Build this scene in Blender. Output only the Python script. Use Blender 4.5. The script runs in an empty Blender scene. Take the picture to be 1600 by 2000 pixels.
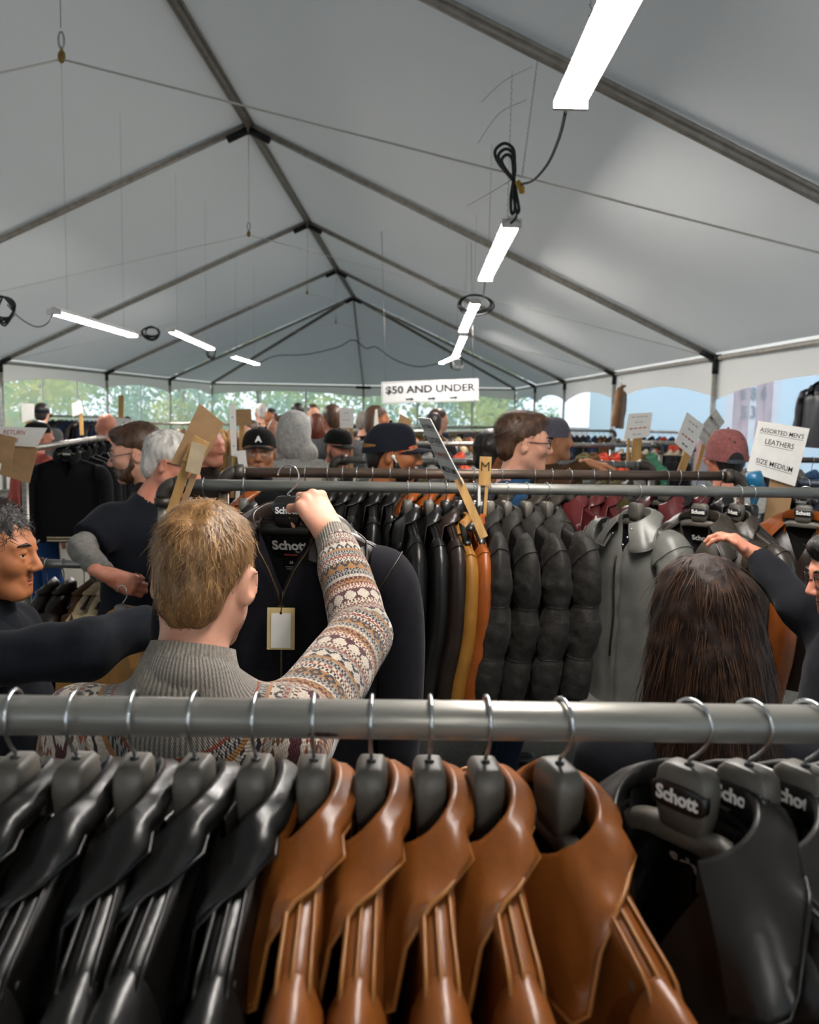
import bpy, math, random
import numpy as np
from mathutils import Matrix, Vector, noise as mnoise

sc = bpy.context.scene
COL = sc.collection
R = math.radians
rnd = random.Random(7)

# ------------------------------------------------------------------ camera
CAM = np.array([0.0, 0.0, 1.88])
FPX = 1750.0
YAW, PIT, ROL = 0.008, 0.119, -0.0202
_cy, _sy, _cp, _sp, _cr, _sr = math.cos(YAW), math.sin(YAW), math.cos(PIT), math.sin(PIT), math.cos(ROL), math.sin(ROL)
_r0 = np.array([_cy, _sy, 0]); _f0 = np.array([-_sy, _cy, 0]); _z0 = np.array([0, 0, 1.0])
FWD = _cp * _f0 - _sp * _z0
_u0 = _sp * _f0 + _cp * _z0
RGT = _cr * _r0 - _sr * _u0
UPV = _sr * _r0 + _cr * _u0
cam_data = bpy.data.cameras.new('camera')
cam = bpy.data.objects.new('camera', cam_data); COL.objects.link(cam)
cam_data.sensor_fit = 'HORIZONTAL'; cam_data.sensor_width = 36.0
cam_data.lens = FPX / 1600 * 36.0
cam_data.clip_start = 0.02; cam_data.clip_end = 300
m = Matrix.Identity(4)
for i in range(3):
    m[i][0] = RGT[i]; m[i][1] = UPV[i]; m[i][2] = -FWD[i]; m[i][3] = CAM[i]
cam.matrix_world = m
cam_data.dof.use_dof = True
cam_data.dof.focus_distance = 1.95
cam_data.dof.aperture_fstop = 7.0
sc.camera = cam

def ray(u, v):
    return FWD + (u - 800) / FPX * RGT - (v - 1000) / FPX * UPV
def at(u, v, Y):            # the point of the place seen at (u, v) that stands Y metres into the tent
    d = ray(u, v); return CAM + d * (Y / d[1])
def onz(u, v, z):           # the point seen at (u, v) at height z
    d = ray(u, v); return CAM + d * ((z - CAM[2]) / d[2])

# ------------------------------------------------------------------ world, exposure
w = bpy.data.worlds.new('daylight'); sc.world = w; w.use_nodes = True
nt = w.node_tree; bg = nt.nodes['Background']
bg.inputs[0].default_value = (0.80, 0.90, 1.0, 1); bg.inputs[1].default_value = 2.3
sc.view_settings.view_transform = 'Standard'; sc.view_settings.look = 'None'
sc.view_settings.exposure = -0.15; sc.view_settings.gamma = 1.0
sc.view_settings.use_curve_mapping = False
TUBE_POWER = 165.0

sun_d = bpy.data.lights.new('sun', 'SUN'); sun_d.energy = 2.2; sun_d.angle = R(3); sun_d.color = (1.0, .97, .92)
sun = bpy.data.objects.new('sun', sun_d); COL.objects.link(sun); sun.rotation_euler = (R(38), 0, R(-35))

# ------------------------------------------------------------------ materials
def srgb(h):
    h = h.lstrip('#'); c = [int(h[i:i+2], 16) / 255 for i in (0, 2, 4)]
    return tuple((x / 12.92 if x <= .04045 else ((x + .055) / 1.055) ** 2.4) for x in c) + (1.0,)
def nd(nt, t, **kw):
    n = nt.nodes.new(t)
    for k, v in kw.items(): setattr(n, k, v)
    return n
MATS = {}
def mat(name, color, rough=.6, var=.15, scale=30, bump=.1, bscale=None, metal=0, coat=0, sheen=0, spec=.5, stretch=None, dist=.002, var2=None, sss=0):
    """plain surface: noise-varied colour, noise relief"""
    if name in MATS: return MATS[name]
    M = bpy.data.materials.new(name); M.use_nodes = True; nt = M.node_tree
    b = nt.nodes['Principled BSDF']
    c = srgb(color) if isinstance(color, str) else tuple(color) + (1,)
    tc = nd(nt, 'ShaderNodeTexCoord'); mp = nd(nt, 'ShaderNodeMapping')
    nt.links.new(tc.outputs['Object'], mp.inputs[0])
    if stretch: mp.inputs['Scale'].default_value = stretch
    n = nd(nt, 'ShaderNodeTexNoise'); n.inputs['Scale'].default_value = scale; n.inputs['Detail'].default_value = 5
    nt.links.new(mp.outputs[0], n.inputs['Vector'])
    mx = nd(nt, 'ShaderNodeMix', data_type='RGBA')
    lo = tuple(x * (1 - var) for x in c[:3]) + (1,)
    hi = tuple(min(1, x * (1 + var)) for x in c[:3]) + (1,)
    if var2: hi = srgb(var2)
    mx.inputs[6].default_value = lo; mx.inputs[7].default_value = hi
    rp = nd(nt, 'ShaderNodeMapRange'); rp.inputs[1].default_value = .3; rp.inputs[2].default_value = .7
    nt.links.new(n.outputs['Fac'], rp.inputs[0]); nt.links.new(rp.outputs[0], mx.inputs[0])
    nt.links.new(mx.outputs[2], b.inputs['Base Color'])
    b.inputs['Roughness'].default_value = rough; b.inputs['Metallic'].default_value = metal
    b.inputs['Coat Weight'].default_value = coat; b.inputs['Coat Roughness'].default_value = .25
    b.inputs['Sheen Weight'].default_value = sheen
    b.inputs['Specular IOR Level'].default_value = spec
    if sss:
        b.inputs['Subsurface Weight'].default_value = sss; b.inputs['Subsurface Radius'].default_value = (.012, .005, .003)
    if bump:
        n2 = nd(nt, 'ShaderNodeTexNoise'); n2.inputs['Scale'].default_value = bscale or scale * 4; n2.inputs['Detail'].default_value = 4
        nt.links.new(mp.outputs[0], n2.inputs['Vector'])
        bp = nd(nt, 'ShaderNodeBump'); bp.inputs['Strength'].default_value = bump; bp.inputs['Distance'].default_value = dist
        nt.links.new(n2.outputs['Fac'], bp.inputs['Height']); nt.links.new(bp.outputs[0], b.inputs['Normal'])
    MATS[name] = M
    return M
def leather(name, color, rough=.36, var=.2, **kw):
    return mat(name, color, rough=rough, var=var, scale=9, bump=.22, bscale=90, coat=.06, dist=.003, spec=.38, **kw)
def cloth(name, color, **kw):
    d = dict(rough=.9, var=.18, scale=60, bump=.35, bscale=420, sheen=.03, spec=.15, dist=.001); d.update(kw)
    return mat(name, color, **d)
def emit(name, color, s):
    M = bpy.data.materials.new(name); M.use_nodes = True; nt = M.node_tree
    b = nt.nodes['Principled BSDF']
    b.inputs['Base Color'].default_value = (.9, .9, .9, 1)
    b.inputs['Emission Color'].default_value = srgb(color); b.inputs['Emission Strength'].default_value = s
    MATS[name] = M; return M

# ------------------------------------------------------------------ mesh helpers
def frame_path(P):
    P = np.asarray(P, float); n = len(P)
    T = np.gradient(P, axis=0); T /= np.linalg.norm(T, axis=1, keepdims=True) + 1e-12
    N = np.zeros_like(P); a = np.array([0, 0, 1.0]) if abs(T[0][2]) < .9 else np.array([0, 1.0, 0])
    N[0] = a - T[0] * (a @ T[0]); N[0] /= np.linalg.norm(N[0])
    for i in range(1, n):
        v = N[i-1] - T[i] * (N[i-1] @ T[i]); N[i] = v / (np.linalg.norm(v) + 1e-12)
    return P, T, N, np.cross(T, N)
def smooth_path(pts, n=8):
    """Catmull-Rom through pts"""
    p = [np.asarray(q, float) for q in pts]; p = [2*p[0]-p[1]] + p + [2*p[-1]-p[-2]]
    out = []
    for i in range(1, len(p) - 2):
        for k in range(n):
            t = k / n
            out.append(.5 * ((2*p[i]) + (p[i+1]-p[i-1])*t + (2*p[i-1]-5*p[i]+4*p[i+1]-p[i+2])*t*t + (3*p[i]-p[i-1]-3*p[i+1]+p[i+2])*t**3))
    out.append(p[-2]); return np.array(out)
class MB:
    def __init__(s): s.v = []; s.f = []; s.mi = []; s.cur = 0
    def add(s, V, F):
        o = len(s.v); s.v += [tuple(map(float, p)) for p in V]
        for f in F: s.f.append(tuple(i + o for i in f)); s.mi.append(s.cur)
        return s
    def grid(s, G, closed=False, flip=False):
        """G[i][j] points; closed wraps j"""
        G = np.asarray(G, float); n, k = G.shape[:2]; F = []
        for i in range(n - 1):
            for j in range(k if closed else k - 1):
                j2 = (j + 1) % k
                q = (i*k+j, i*k+j2, (i+1)*k+j2, (i+1)*k+j)
                F.append(q[::-1] if flip else q)
        return s.add(G.reshape(-1, 3), F)
    def loft(s, rings, caps=True):
        rings = [np.asarray(r, float) for r in rings]; k = len(rings[0]); o = len(s.v)
        s.grid(np.array(rings), closed=True)
        if caps:
            s.f.append(tuple(range(o + k - 1, o - 1, -1))); s.mi.append(s.cur)
            e = o + (len(rings) - 1) * k
            s.f.append(tuple(range(e, e + k))); s.mi.append(s.cur)
        return s
    def tube(s, P, r, n=8, caps=True):
        P, T, N, B = frame_path(P)
        rr = np.broadcast_to(np.asarray(r, float), (len(P),))
        a = np.linspace(0, 2*math.pi, n, endpoint=False)
        rings = [P[i] + rr[i] * (np.cos(a)[:, None]*N[i] + np.sin(a)[:, None]*B[i]) for i in range(len(P))]
        return s.loft(rings, caps)
    def box(s, c, d, M=None, bev=0):
        c = np.asarray(c, float); x, y, z = [q / 2 for q in d]
        V = np.array([(sx*x, sy*y, sz*z) for sz in (-1, 1) for sx, sy in ((-1,-1),(1,-1),(1,1),(-1,1))])
        if M is not None: V = V @ np.asarray(M).T
        return s.add(V + c, [(3,2,1,0),(4,5,6,7),(0,1,5,4),(1,2,6,5),(2,3,7,6),(3,0,4,7)])
    def ball(s, c, r, n=10, m_=7, M=None):
        c = np.asarray(c, float); r = np.broadcast_to(np.asarray(r, float), (3,))
        G = []
        for i in range(m_ + 1):
            t = math.pi * i / m_ ; t = min(max(t, .02), math.pi - .02)
            a = np.linspace(0, 2*math.pi, n, endpoint=False)
            q = np.stack([np.sin(t)*np.cos(a), np.sin(t)*np.sin(a), np.full(n, -math.cos(t))], 1) * r
            if M is not None: q = q @ np.asarray(M).T
            G.append(q + c)
        return s.loft(G)
    def mesh(s, name, mats, smooth=True):
        me = bpy.data.meshes.new(name); me.from_pydata(s.v, [], s.f)
        ms = mats if isinstance(mats, (list, tuple)) else [mats]
        for q in ms: me.materials.append(q)
        if len(ms) > 1: me.polygons.foreach_set('material_index', s.mi)
        if smooth: me.polygons.foreach_set('use_smooth', [True] * len(me.polygons))
        me.update(); return me
    def build(s, name, mats, parent=None, smooth=True, **kw):
        return link(name, s.mesh(name, mats, smooth), parent, **kw)
def link(name, me, parent=None, loc=None, rot=None, label=None, cat=None, group=None, kind=None, scale=None):
    o = bpy.data.objects.new(name, me); COL.objects.link(o)
    if parent: o.parent = parent
    if loc is not None: o.location = tuple(map(float, loc))
    if rot is not None: o.rotation_euler = rot
    if scale is not None: o.scale = scale if hasattr(scale, '__len__') else (scale,)*3
    if label: o['label'] = label
    if cat: o['category'] = cat
    if group: o['group'] = group
    if kind: o['kind'] = kind
    return o
def empty(name, loc=(0, 0, 0), rot=None, label=None, cat=None, group=None, kind=None, scale=None):
    o = link(name, None, None, loc, rot, label, cat, group, kind, scale); o.empty_display_size = .05
    return o
ORD = ['first', 'second', 'third', 'fourth', 'fifth', 'sixth', 'seventh', 'eighth', 'ninth', 'tenth', 'eleventh', 'twelfth', 'thirteenth', 'fourteenth']
_txt = {}
def text_mesh(body, size, mat_, align='CENTER', bold=0, sx=1.0, extrude=.0004, italic=0):
    """flat lettering as mesh data in its own XY plane"""
    key = (body, size, mat_.name, align, bold, sx, italic)
    if key in _txt: return _txt[key]
    c = bpy.data.curves.new('lettering', 'FONT'); c.body = body; c.size = size; c.align_x = align; c.align_y = 'CENTER'
    c.offset = bold; c.extrude = extrude; c.shear = italic; c.resolution_u = 3
    o = bpy.data.objects.new('lettering', c); COL.objects.link(o)
    dg = bpy.context.evaluated_depsgraph_get(); me = bpy.data.meshes.new_from_object(o.evaluated_get(dg))
    bpy.data.objects.remove(o); bpy.data.curves.remove(c)
    if sx != 1.0:
        for v in me.vertices: v.co.x *= sx
    me.materials.clear(); me.materials.append(mat_); _txt[key] = me
    return me
def frac(x): return x - math.floor(x)
def ns(*a): return mnoise.noise(Vector(a))
def lookat(zdir, up=(0, 0, 1)):
    """matrix whose local Z is zdir and local Y is close to up"""
    z = np.asarray(zdir, float); z /= np.linalg.norm(z)
    x = np.cross(up, z); x /= np.linalg.norm(x); y = np.cross(z, x)
    return Matrix(((x[0], y[0], z[0]), (x[1], y[1], z[1]), (x[2], y[2], z[2])))
def rotz(a): c, s = math.cos(a), math.sin(a); return np.array([[c, -s, 0], [s, c, 0], [0, 0, 1.0]])
def rotx(a): c, s = math.cos(a), math.sin(a); return np.array([[1, 0, 0], [0, c, -s], [0, s, c]])
def roty(a): c, s = math.cos(a), math.sin(a); return np.array([[c, 0, s], [0, 1, 0], [-s, 0, c]])
# ------------------------------------------------------------------ the tent
XC, HW = -2.241, 6.1
ZE, ZR = CAM[2] + .681, CAM[2] + 3.483
NY = [11.877 + 6.1 * i for i in range(-3, 4)]        # frames across the tent
YEND = NY[-1] + 6.146
YBACK = NY[0] - 6.0
def roof_z(x): return ZE + (ZR - ZE) * (1 - abs(x - XC) / HW)

def fabric(name, color, transl, hazy=False):
    M = bpy.data.materials.new(name); M.use_nodes = True; nt = M.node_tree
    nt.nodes.remove(nt.nodes['Principled BSDF']); out = nt.nodes['Material Output']
    d = nd(nt, 'ShaderNodeBsdfDiffuse'); t = nd(nt, 'ShaderNodeBsdfTranslucent'); g = nd(nt, 'ShaderNodeBsdfGlossy')
    d.inputs[0].default_value = srgb(color); t.inputs[0].default_value = srgb(color)
    g.inputs['Roughness'].default_value = .45
    tc = nd(nt, 'ShaderNodeTexCoord')
    n = nd(nt, 'ShaderNodeTexNoise'); n.inputs['Scale'].default_value = .9; n.inputs['Detail'].default_value = 6; n.inputs['Distortion'].default_value = .6
    mp = nd(nt, 'ShaderNodeMapping'); mp.inputs['Scale'].default_value = (.35, 1, 1); mp.inputs['Rotation'].default_value = (0, 0, .5)
    nt.links.new(tc.outputs['Object'], mp.inputs[0]); nt.links.new(mp.outputs[0], n.inputs['Vector'])
    bp = nd(nt, 'ShaderNodeBump'); bp.inputs['Strength'].default_value = .35; bp.inputs['Distance'].default_value = .06
    nt.links.new(n.outputs['Fac'], bp.inputs['Height'])
    for q in (d, t, g): nt.links.new(bp.outputs[0], q.inputs['Normal'])
    m1 = nd(nt, 'ShaderNodeMixShader'); m1.inputs[0].default_value = transl
    nt.links.new(d.outputs[0], m1.inputs[1]); nt.links.new(t.outputs[0], m1.inputs[2])
    m2 = nd(nt, 'ShaderNodeMixShader'); m2.inputs[0].default_value = .04
    nt.links.new(m1.outputs[0], m2.inputs[1]); nt.links.new(g.outputs[0], m2.inputs[2])
    nt.links.new(m2.outputs[0], out.inputs[0]); MATS[name] = M
    return M
M_roof = fabric('tent_roof_fabric', '#dfe3e3', .05)
M_val = fabric('tent_wall_fabric', '#e2dfd8', .2)
def vinyl():
    M = bpy.data.materials.new('clear_vinyl'); M.use_nodes = True; nt = M.node_tree
    nt.nodes.remove(nt.nodes['Principled BSDF']); out = nt.nodes['Material Output']
    t = nd(nt, 'ShaderNodeBsdfTransparent'); t.inputs[0].default_value = (.97, .99, .99, 1)
    d = nd(nt, 'ShaderNodeBsdfDiffuse'); d.inputs[0].default_value = (.9, .93, .95, 1)
    tr = nd(nt, 'ShaderNodeBsdfTranslucent'); tr.inputs[0].default_value = (.9, .93, .95, 1)
    g = nd(nt, 'ShaderNodeBsdfGlossy'); g.inputs['Roughness'].default_value = .12
    m0 = nd(nt, 'ShaderNodeMixShader'); m0.inputs[0].default_value = .7
    nt.links.new(d.outputs[0], m0.inputs[1]); nt.links.new(tr.outputs[0], m0.inputs[2])
    m1 = nd(nt, 'ShaderNodeMixShader'); m1.inputs[0].default_value = .3
    nt.links.new(t.outputs[0], m1.inputs[1]); nt.links.new(m0.outputs[0], m1.inputs[2])
    m2 = nd(nt, 'ShaderNodeMixShader'); m2.inputs[0].default_value = .04
    nt.links.new(m1.outputs[0], m2.inputs[1]); nt.links.new(g.outputs[0], m2.inputs[2])
    nt.links.new(m2.outputs[0], out.inputs[0]); MATS['clear_vinyl'] = M
    return M
M_vin = vinyl()
M_alu = mat('aluminium_tube', '#a29d95', rough=.45, metal=.35, var=.18, scale=14, stretch=(1, 1, 1), bump=.05)
M_alud = mat('dark_aluminium', '#7d766d', rough=.5, metal=.35, var=.2, scale=14, bump=.05)
M_joint = mat('black_steel_fitting', '#1d1d1d', rough=.5, metal=.5, var=.3, scale=20)
M_asph = mat('asphalt', '#5a5750', rough=.95, var=.45, scale=60, bump=.8, bscale=260, dist=.004)

MB().add([(-40, -14, 0), (40, -14, 0), (40, 90, 0), (-40, 90, 0)], [(0, 1, 2, 3)]).build('floor', M_asph, kind='structure', label='grey asphalt ground under the tent and outside')

roof = empty('ceiling', label='white fabric tent roof with a central ridge', kind='structure')
def panel(c00, c10, c11, c01, sag, name='roof_panel', nx=18, ny=14, M=M_roof, par=roof, seed=0, tri=False):
    c00, c10, c11, c01 = [np.asarray(c, float) for c in (c00, c10, c11, c01)]
    nrm = np.cross(c10 - c00, c01 - c00); nrm /= np.linalg.norm(nrm)
    if nrm[2] < 0: nrm = -nrm
    G = []
    for i in range(nx + 1):
        row = []
        for j in range(ny + 1):
            s, t = i / nx, j / ny
            p = (c00*(1-s) + c10*s)*(1-t) + (c01*(1-s) + c11*s)*t
            k = math.sin(math.pi*t)**.7 * (math.sin(math.pi*s)**.5 if s < .97 else .3) if 0 < t < 1 and 0 < s < 1 else 0
            row.append(p - nrm * k * (sag + .02*ns(s*3 + seed, t*5, seed)))
        G.append(row)
    return MB().grid(G).build(name, M, par)
TOP = .075      # fabric lies on top of the tubes
fy = [YBACK] + NY
for k in range(len(fy) - 1):
    for sgn in (-1, 1):
        ey, ry = XC + sgn * (HW + .03), ZE + TOP
        panel((XC, fy[k], ZR + TOP), (ey, fy[k], ry), (ey, fy[k+1], ry), (XC, fy[k+1], ZR + TOP), .05, seed=k*2+sgn)
# hip end
for sgn in (-1, 1):
    panel((XC, NY[-1], ZR + TOP), (XC + sgn*HW, NY[-1], ZE + TOP), (XC + sgn*HW, YEND, ZE + TOP), (XC, NY[-1] + .001, ZR + TOP), .03, seed=40+sgn)
    panel((XC, NY[-1], ZR + TOP), (XC, YEND, ZE + TOP), (XC + sgn*HW, YEND, ZE + TOP), (XC + sgn*.001, NY[-1], ZR + TOP), .03, seed=50+sgn)
# seam flaps along each rafter
tent = empty('tent_frame', (XC, NY[3], 0), label='aluminium tube frame holding up the white tent', kind='structure')
def fpart(mb, name, M, smooth=True):
    o = mb.build(name, M, tent, smooth); o.location = (-XC, -NY[3], 0); return o
def profile_beam(p, q, r, name='rafter', double=False, M=M_alu):
    p, q = np.asarray(p, float), np.asarray(q, float)
    mb = MB(); mb.tube([p, q], r, 10)
    if double:
        up = np.array([0, 0, 1.0]); d = (q - p) / np.linalg.norm(q - p); up = up - d*(up @ d); up /= np.linalg.norm(up)
        sd = np.cross(d, up)
        for k in (-1, 1): mb.tube([p + sd*k*r*.95 + up*r*.9, q + sd*k*r*.95 + up*r*.9], r*.55, 8)
    fpart(mb, name, M)
profile_beam((XC, YBACK, ZR), (XC, NY[-1], ZR), .045, 'ridge_beam', True, M_alud)
for y in NY:
    for s in (-1, 1):
        profile_beam((XC, y, ZR), (XC + s*HW, y, ZE), .034, 'rafter', True)
        mb = MB(); P = (XC + s*HW, y); mb.tube([(P[0], P[1], 0), (P[0], P[1], ZE)], .035, 10)
        mb.box((P[0], P[1], .01), (.2, .2, .02)); fpart(mb, 'post', M_alu)
        # eave corner fitting and ridge fitting arms
        mb = MB(); d = np.array([XC - (XC+s*HW), 0, ZR - ZE]); d /= np.linalg.norm(d); a = np.array([XC+s*HW, y, ZE])
        mb.tube([a - d*.02, a + d*.22], .05, 8); mb.tube([a - (0, .18, 0), a + (0, .18, 0)], .046, 8); mb.tube([a - (0, 0, .2), a], .044, 8)
        fpart(mb, 'joint', M_joint)
        mb = MB(); a = np.array([XC, y, ZR]); mb.tube([a - d*.02 - (0, 0, .05), a - d*.3 - (0, 0, .05)], .05, 8); fpart(mb, 'joint', M_joint)
for s in (-1, 1):
    profile_beam((XC + s*HW, YBACK, ZE), (XC + s*HW, YEND, ZE), .034, 'eave_beam')
    profile_beam((XC, NY[-1], ZR), (XC + s*HW, YEND, ZE), .036, 'hip_rafter', True, M_alud)
    mb = MB(); mb.tube([(XC + s*HW, YEND, 0), (XC + s*HW, YEND, ZE)], .035, 10); fpart(mb, 'post', M_alu)
profile_beam((XC - HW, YEND, ZE), (XC + HW, YEND, ZE), .034, 'eave_beam')
profile_beam((XC, NY[-1], ZR), (XC, YEND, ZE), .034, 'rafter')
mb = MB(); mb.tube([(XC, YEND, 0), (XC, YEND, ZE)], .035, 10); fpart(mb, 'post', M_alu)
mb = MB(); mb.tube([(XC - .3, YEND, ZE - .02), (XC + .3, YEND, ZE - .02)], .06, 8); fpart(mb, 'joint', M_joint)

# side walls: white valance with an arched clear window in each bay
M_strip = mat('white_webbing', '#e9e7e0', rough=.7, var=.05)
def wall(name, a, b, par, drop0, drop1, mull):
    """one bay from post a to post b (x, y): valance, clear pane, skirt, mullion strips"""
    a, b = np.array(a), np.array(b); n = 24
    def pt(s, z): p = a + (b - a) * s; return (p[0], p[1], z)
    arch = lambda s: ZE - (drop0 + (drop1 - drop0) * math.sin(math.pi*s)**.8) if 0 < s < 1 else ZE - drop0
    G = [[pt(i/n, ZE + TOP + .01), pt(i/n, (ZE + arch(i/n)) / 2), pt(i/n, arch(i/n))] for i in range(n + 1)]
    MB().grid(G).build('valance', M_val, par)
    G = [[pt(i/n, arch(i/n)), pt(i/n, .7)] for i in range(n + 1)]
    MB().grid(G).build('vinyl_pane', M_vin, par)
    MB().add([pt(0, .7), pt(1, .7), pt(1, 0.004), pt(0, 0.004)], [(0, 1, 2, 3)]).build('skirt', M_val, par)
    d = (b - a) / np.linalg.norm(b - a)
    for s in mull:
        p = a + (b - a)*s; z1 = arch(s) + .05
        MB().box((p[0], p[1], (z1 + .7)/2), (.012 + abs(d[0])*.07, .012 + abs(d[1])*.07, z1 - .7)).build('webbing_strip', M_strip, par, False)
wl = empty('wall_left', kind='structure', label='left tent wall of white valance and clear windows')
wr = empty('wall_right', kind='structure', label='right tent wall of white valance and clear arched windows')
we = empty('wall_far', kind='structure', label='far tent wall of white valance and clear windows')
ys = [YBACK] + NY + [YEND]
for k in range(len(ys) - 1):
    if ys[k+1] < -4: continue
    wall('b', (XC - HW - .05, ys[k]), (XC - HW - .05, ys[k+1]), wl, .42, .26, (.34, .67) if k % 2 else (.5,))
    wall('b', (XC + HW + .05, ys[k]), (XC + HW + .05, ys[k+1]), wr, .53, .31, ())
wall('b', (XC - HW, YEND + .05), (XC, YEND + .05), we, .42, .24, (.3, .62))
wall('b', (XC, YEND + .05), (XC + HW, YEND + .05), we, .42, .24, (.36, .72))
wb = empty('wall_back', kind='structure', label='white fabric tent end wall behind the camera')
MB().add([(XC-HW, YBACK, 0.004), (XC+HW, YBACK, 0.004), (XC+HW, YBACK, ZE), (XC, YBACK, ZR), (XC-HW, YBACK, ZE)], [(0, 1, 2, 3, 4)]).build('wall_fabric', M_val, wb)

# ---- fluorescent fixtures
M_tube = emit('fluorescent_tube', '#fdf6f0', TUBE_POWER)
M_fix = mat('white_enamel', '#e4e4e0', rough=.4, var=.04)
M_cord = mat('black_rubber_cord', '#141414', rough=.55, var=.3)
M_wire = mat('galvanised_wire', '#a8a8a4', rough=.4, metal=.8, var=.2)
M_plug = mat('yellow_plug', '#b98b2b', rough=.5)
M_rope = mat('white_nylon_rope', '#cfcdc6', rough=.8, var=.15, scale=200)
M_brass = mat('aged_brass', '#8d7442', rough=.4, metal=.8, var=.3)
def fixture(p, q, label, chains=True):
    p, q = np.asarray(p, float), np.asarray(q, float); c = (p + q) / 2
    root = empty('fluorescent_light', c, label=label, cat='light', group='fluorescent tube fixtures hung under the roof')
    d = q - p; L = np.linalg.norm(d); d /= L; sd = np.cross(d, (0, 0, 1)); sd /= np.linalg.norm(sd); up = np.cross(sd, d)
    Mx = np.stack([d, sd, up], 1)
    sec = [(-.062, .006), (-.05, .012), (-.018, .05), (.018, .05), (.05, .012), (.062, .006), (.05, .004), (0, .03), (-.05, .004)]
    rings = [[d*t + sd*y + up*z for y, z in sec] for t in (-L/2, L/2)]
    MB().loft(rings).build('housing', M_fix, root, False)
    for s in (-1, 1):
        MB().tube([sd*s*.03 - d*(L/2 - .035), sd*s*.03 + d*(L/2 - .035)], .019, 12).build('tube', M_tube, root)
        MB().box(d*s*(L/2 - .012) + up*.005, (.024, .124, .055), Mx).build('end_cap', M_fix, root, False)
    if chains:
        for t in (-.36, .36):
            a = d*L*t + up*.05; top = roof_z(c[0] + a[0]) - .01 - c[2]
            if top - a[2] > .05:
                mb = MB(); k = 0; z = a[2]
                while z < top:
                    o = (.006, 0) if k % 2 else (0, .006)
                    mb.tube([(a[0]-o[0], a[1]-o[1], z), (a[0]+o[0], a[1]+o[1], z + .02), (a[0]-o[0], a[1]-o[1], z + .04)], .0016, 4); z += .034; k += 1
                mb.build('chain', M_wire, root)
    return root
def ends(u0, v0, y0, u1, v1, y1): return at(u0, v0, y0), at(u1, v1, y1)
p1 = at(1113, 204, 3.4); p1b = p1 + np.array([.02, -2.44, .06])
fixture(p1b, p1, 'largest fluorescent light, cut off by the top edge of the picture')
fixture(*ends(1000, 437, 5.85, 948, 545, 8.28), 'fluorescent light below the dangling loop of black cable')
fixture(*ends(930, 590, 10.3, 905, 646, 12.74), 'fluorescent light with a black cable looped around its upper end')
fixture(*ends(907, 655, 15.3, 889, 697, 17.7), 'small distant fluorescent light above the round black cable coil')
fixture(*ends(897, 693, 20.6, 862, 709, 22.9), 'tiny slanting fluorescent light nearest the hanging banner')
fixture(*ends(105, 610, 7.9, 259, 655, 10.3), 'longest fluorescent light on the left, beside the hanging cable loops')
fixture(*ends(333, 646, 12.0, 412, 681, 14.4), 'middle fluorescent light of the left row')
fixture(*ends(453, 696, 17.4, 502, 711, 19.8), 'farthest fluorescent light of the left row')
for y in (-2.3, -6.5):
    fixture((.72, y - 2.44, 3.02), (.72, y, 3.02), 'fluorescent light behind the camera over the near rail, ' + ('closer one' if y > -4 else 'farther one'))

# ---- cables, coils, ropes
def cable(pts, r, name, label, M=M_cord, cat='cable', n=8):
    P = smooth_path(pts, n); o = P[0].copy()
    return MB().tube(P - o, r, 6).build(name, M, loc=o, label=label, cat=cat)
def coil(name, label, loops, ties=None, r=.009):
    root = empty(name, loops[0][0], label=label, cat='cable'); o = np.array(loops[0][0])
    for L in loops: MB().tube(smooth_path(L, 6) - o, r, 6).build('cord_loop', M_cord, root)
    return root, o
Y = 5.72
A = lambda u, v, y=Y: at(u, v, y)
root, o = coil('cable_coil', 'black cable looped and tied on the rope above the second light',
     [[A(1002, 350), A(975, 320), A(967, 295), A(985, 280), A(1003, 292), A(1005, 325), A(1004, 352)],
      [A(1002, 352, 5.70), A(980, 325, 5.70), A(974, 303, 5.7), A(988, 291, 5.7), A(1002, 300, 5.7), A(1006, 330, 5.7), A(1003, 352, 5.7)],
      [A(1003, 352, 5.68), A(986, 328, 5.68), A(980, 312, 5.68), A(991, 302, 5.68), A(1001, 312, 5.68), A(1004, 352, 5.68)],
      [A(1003, 352), A(998, 385), A(999, 415), A(1005, 412), A(1006, 380), A(1004, 352)],
      [A(1004, 352, 5.70), A(1010, 385, 5.7), A(1014, 410, 5.7), A(1009, 414, 5.7), A(1003, 380, 5.7), A(1003, 352, 5.7)]], r=.010)
MB().tube([A(1010, 354, 5.68) - o, A(1019, 368, 5.68) - o, A(1020, 378, 5.68) - o], [.016, .022, .016], 8).build('plug', M_plug, root)
cable([A(1105, 218, 3.4), A(1092, 270, 3.9), A(1070, 320, 4.7), A(1042, 352, 5.3), A(1018, 360, 5.66)], .007, 'power_cable', 'black cable running from the largest light down to the looped coil')
cable([A(1010, 410), A(1008, 425, 5.78), A(998, 436, 5.85)], .007, 'power_cable', 'short black cable from the looped coil into the second light')
cable([A(948, 546, 8.28), A(946, 565, 9), A(944, 583, 10)], .007, 'power_cable', 'short cable between the second and third lights')
def ring_coil(uc, vc, y, rad, label, tilt=.3, n=4, sq=.8, r=.009):
    c = at(uc, vc, y); loops = []
    for k in range(n):
        a0 = rnd.random(); rr = rad * (1 - .09*k)
        loops.append([c + np.array([rr*math.cos(a0 + t), .05*math.sin(t*2 + k), rr*sq*math.sin(a0 + t) + .01*k]) for t in np.linspace(0, 2*math.pi, 13)])
    return coil('cable_coil', label, loops, r=r)
ring_coil(930, 596, 10.2, .2, 'wide black cable loops around the end of the third light', n=3, sq=.55)
ring_coil(893, 712, 17.6, .13, 'round black cable coil hanging beside the banner', n=5)
ring_coil(8, 608, 7.4, .085, 'dark cable loops hanging at the left edge of the picture', n=4, sq=1.35)
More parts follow.
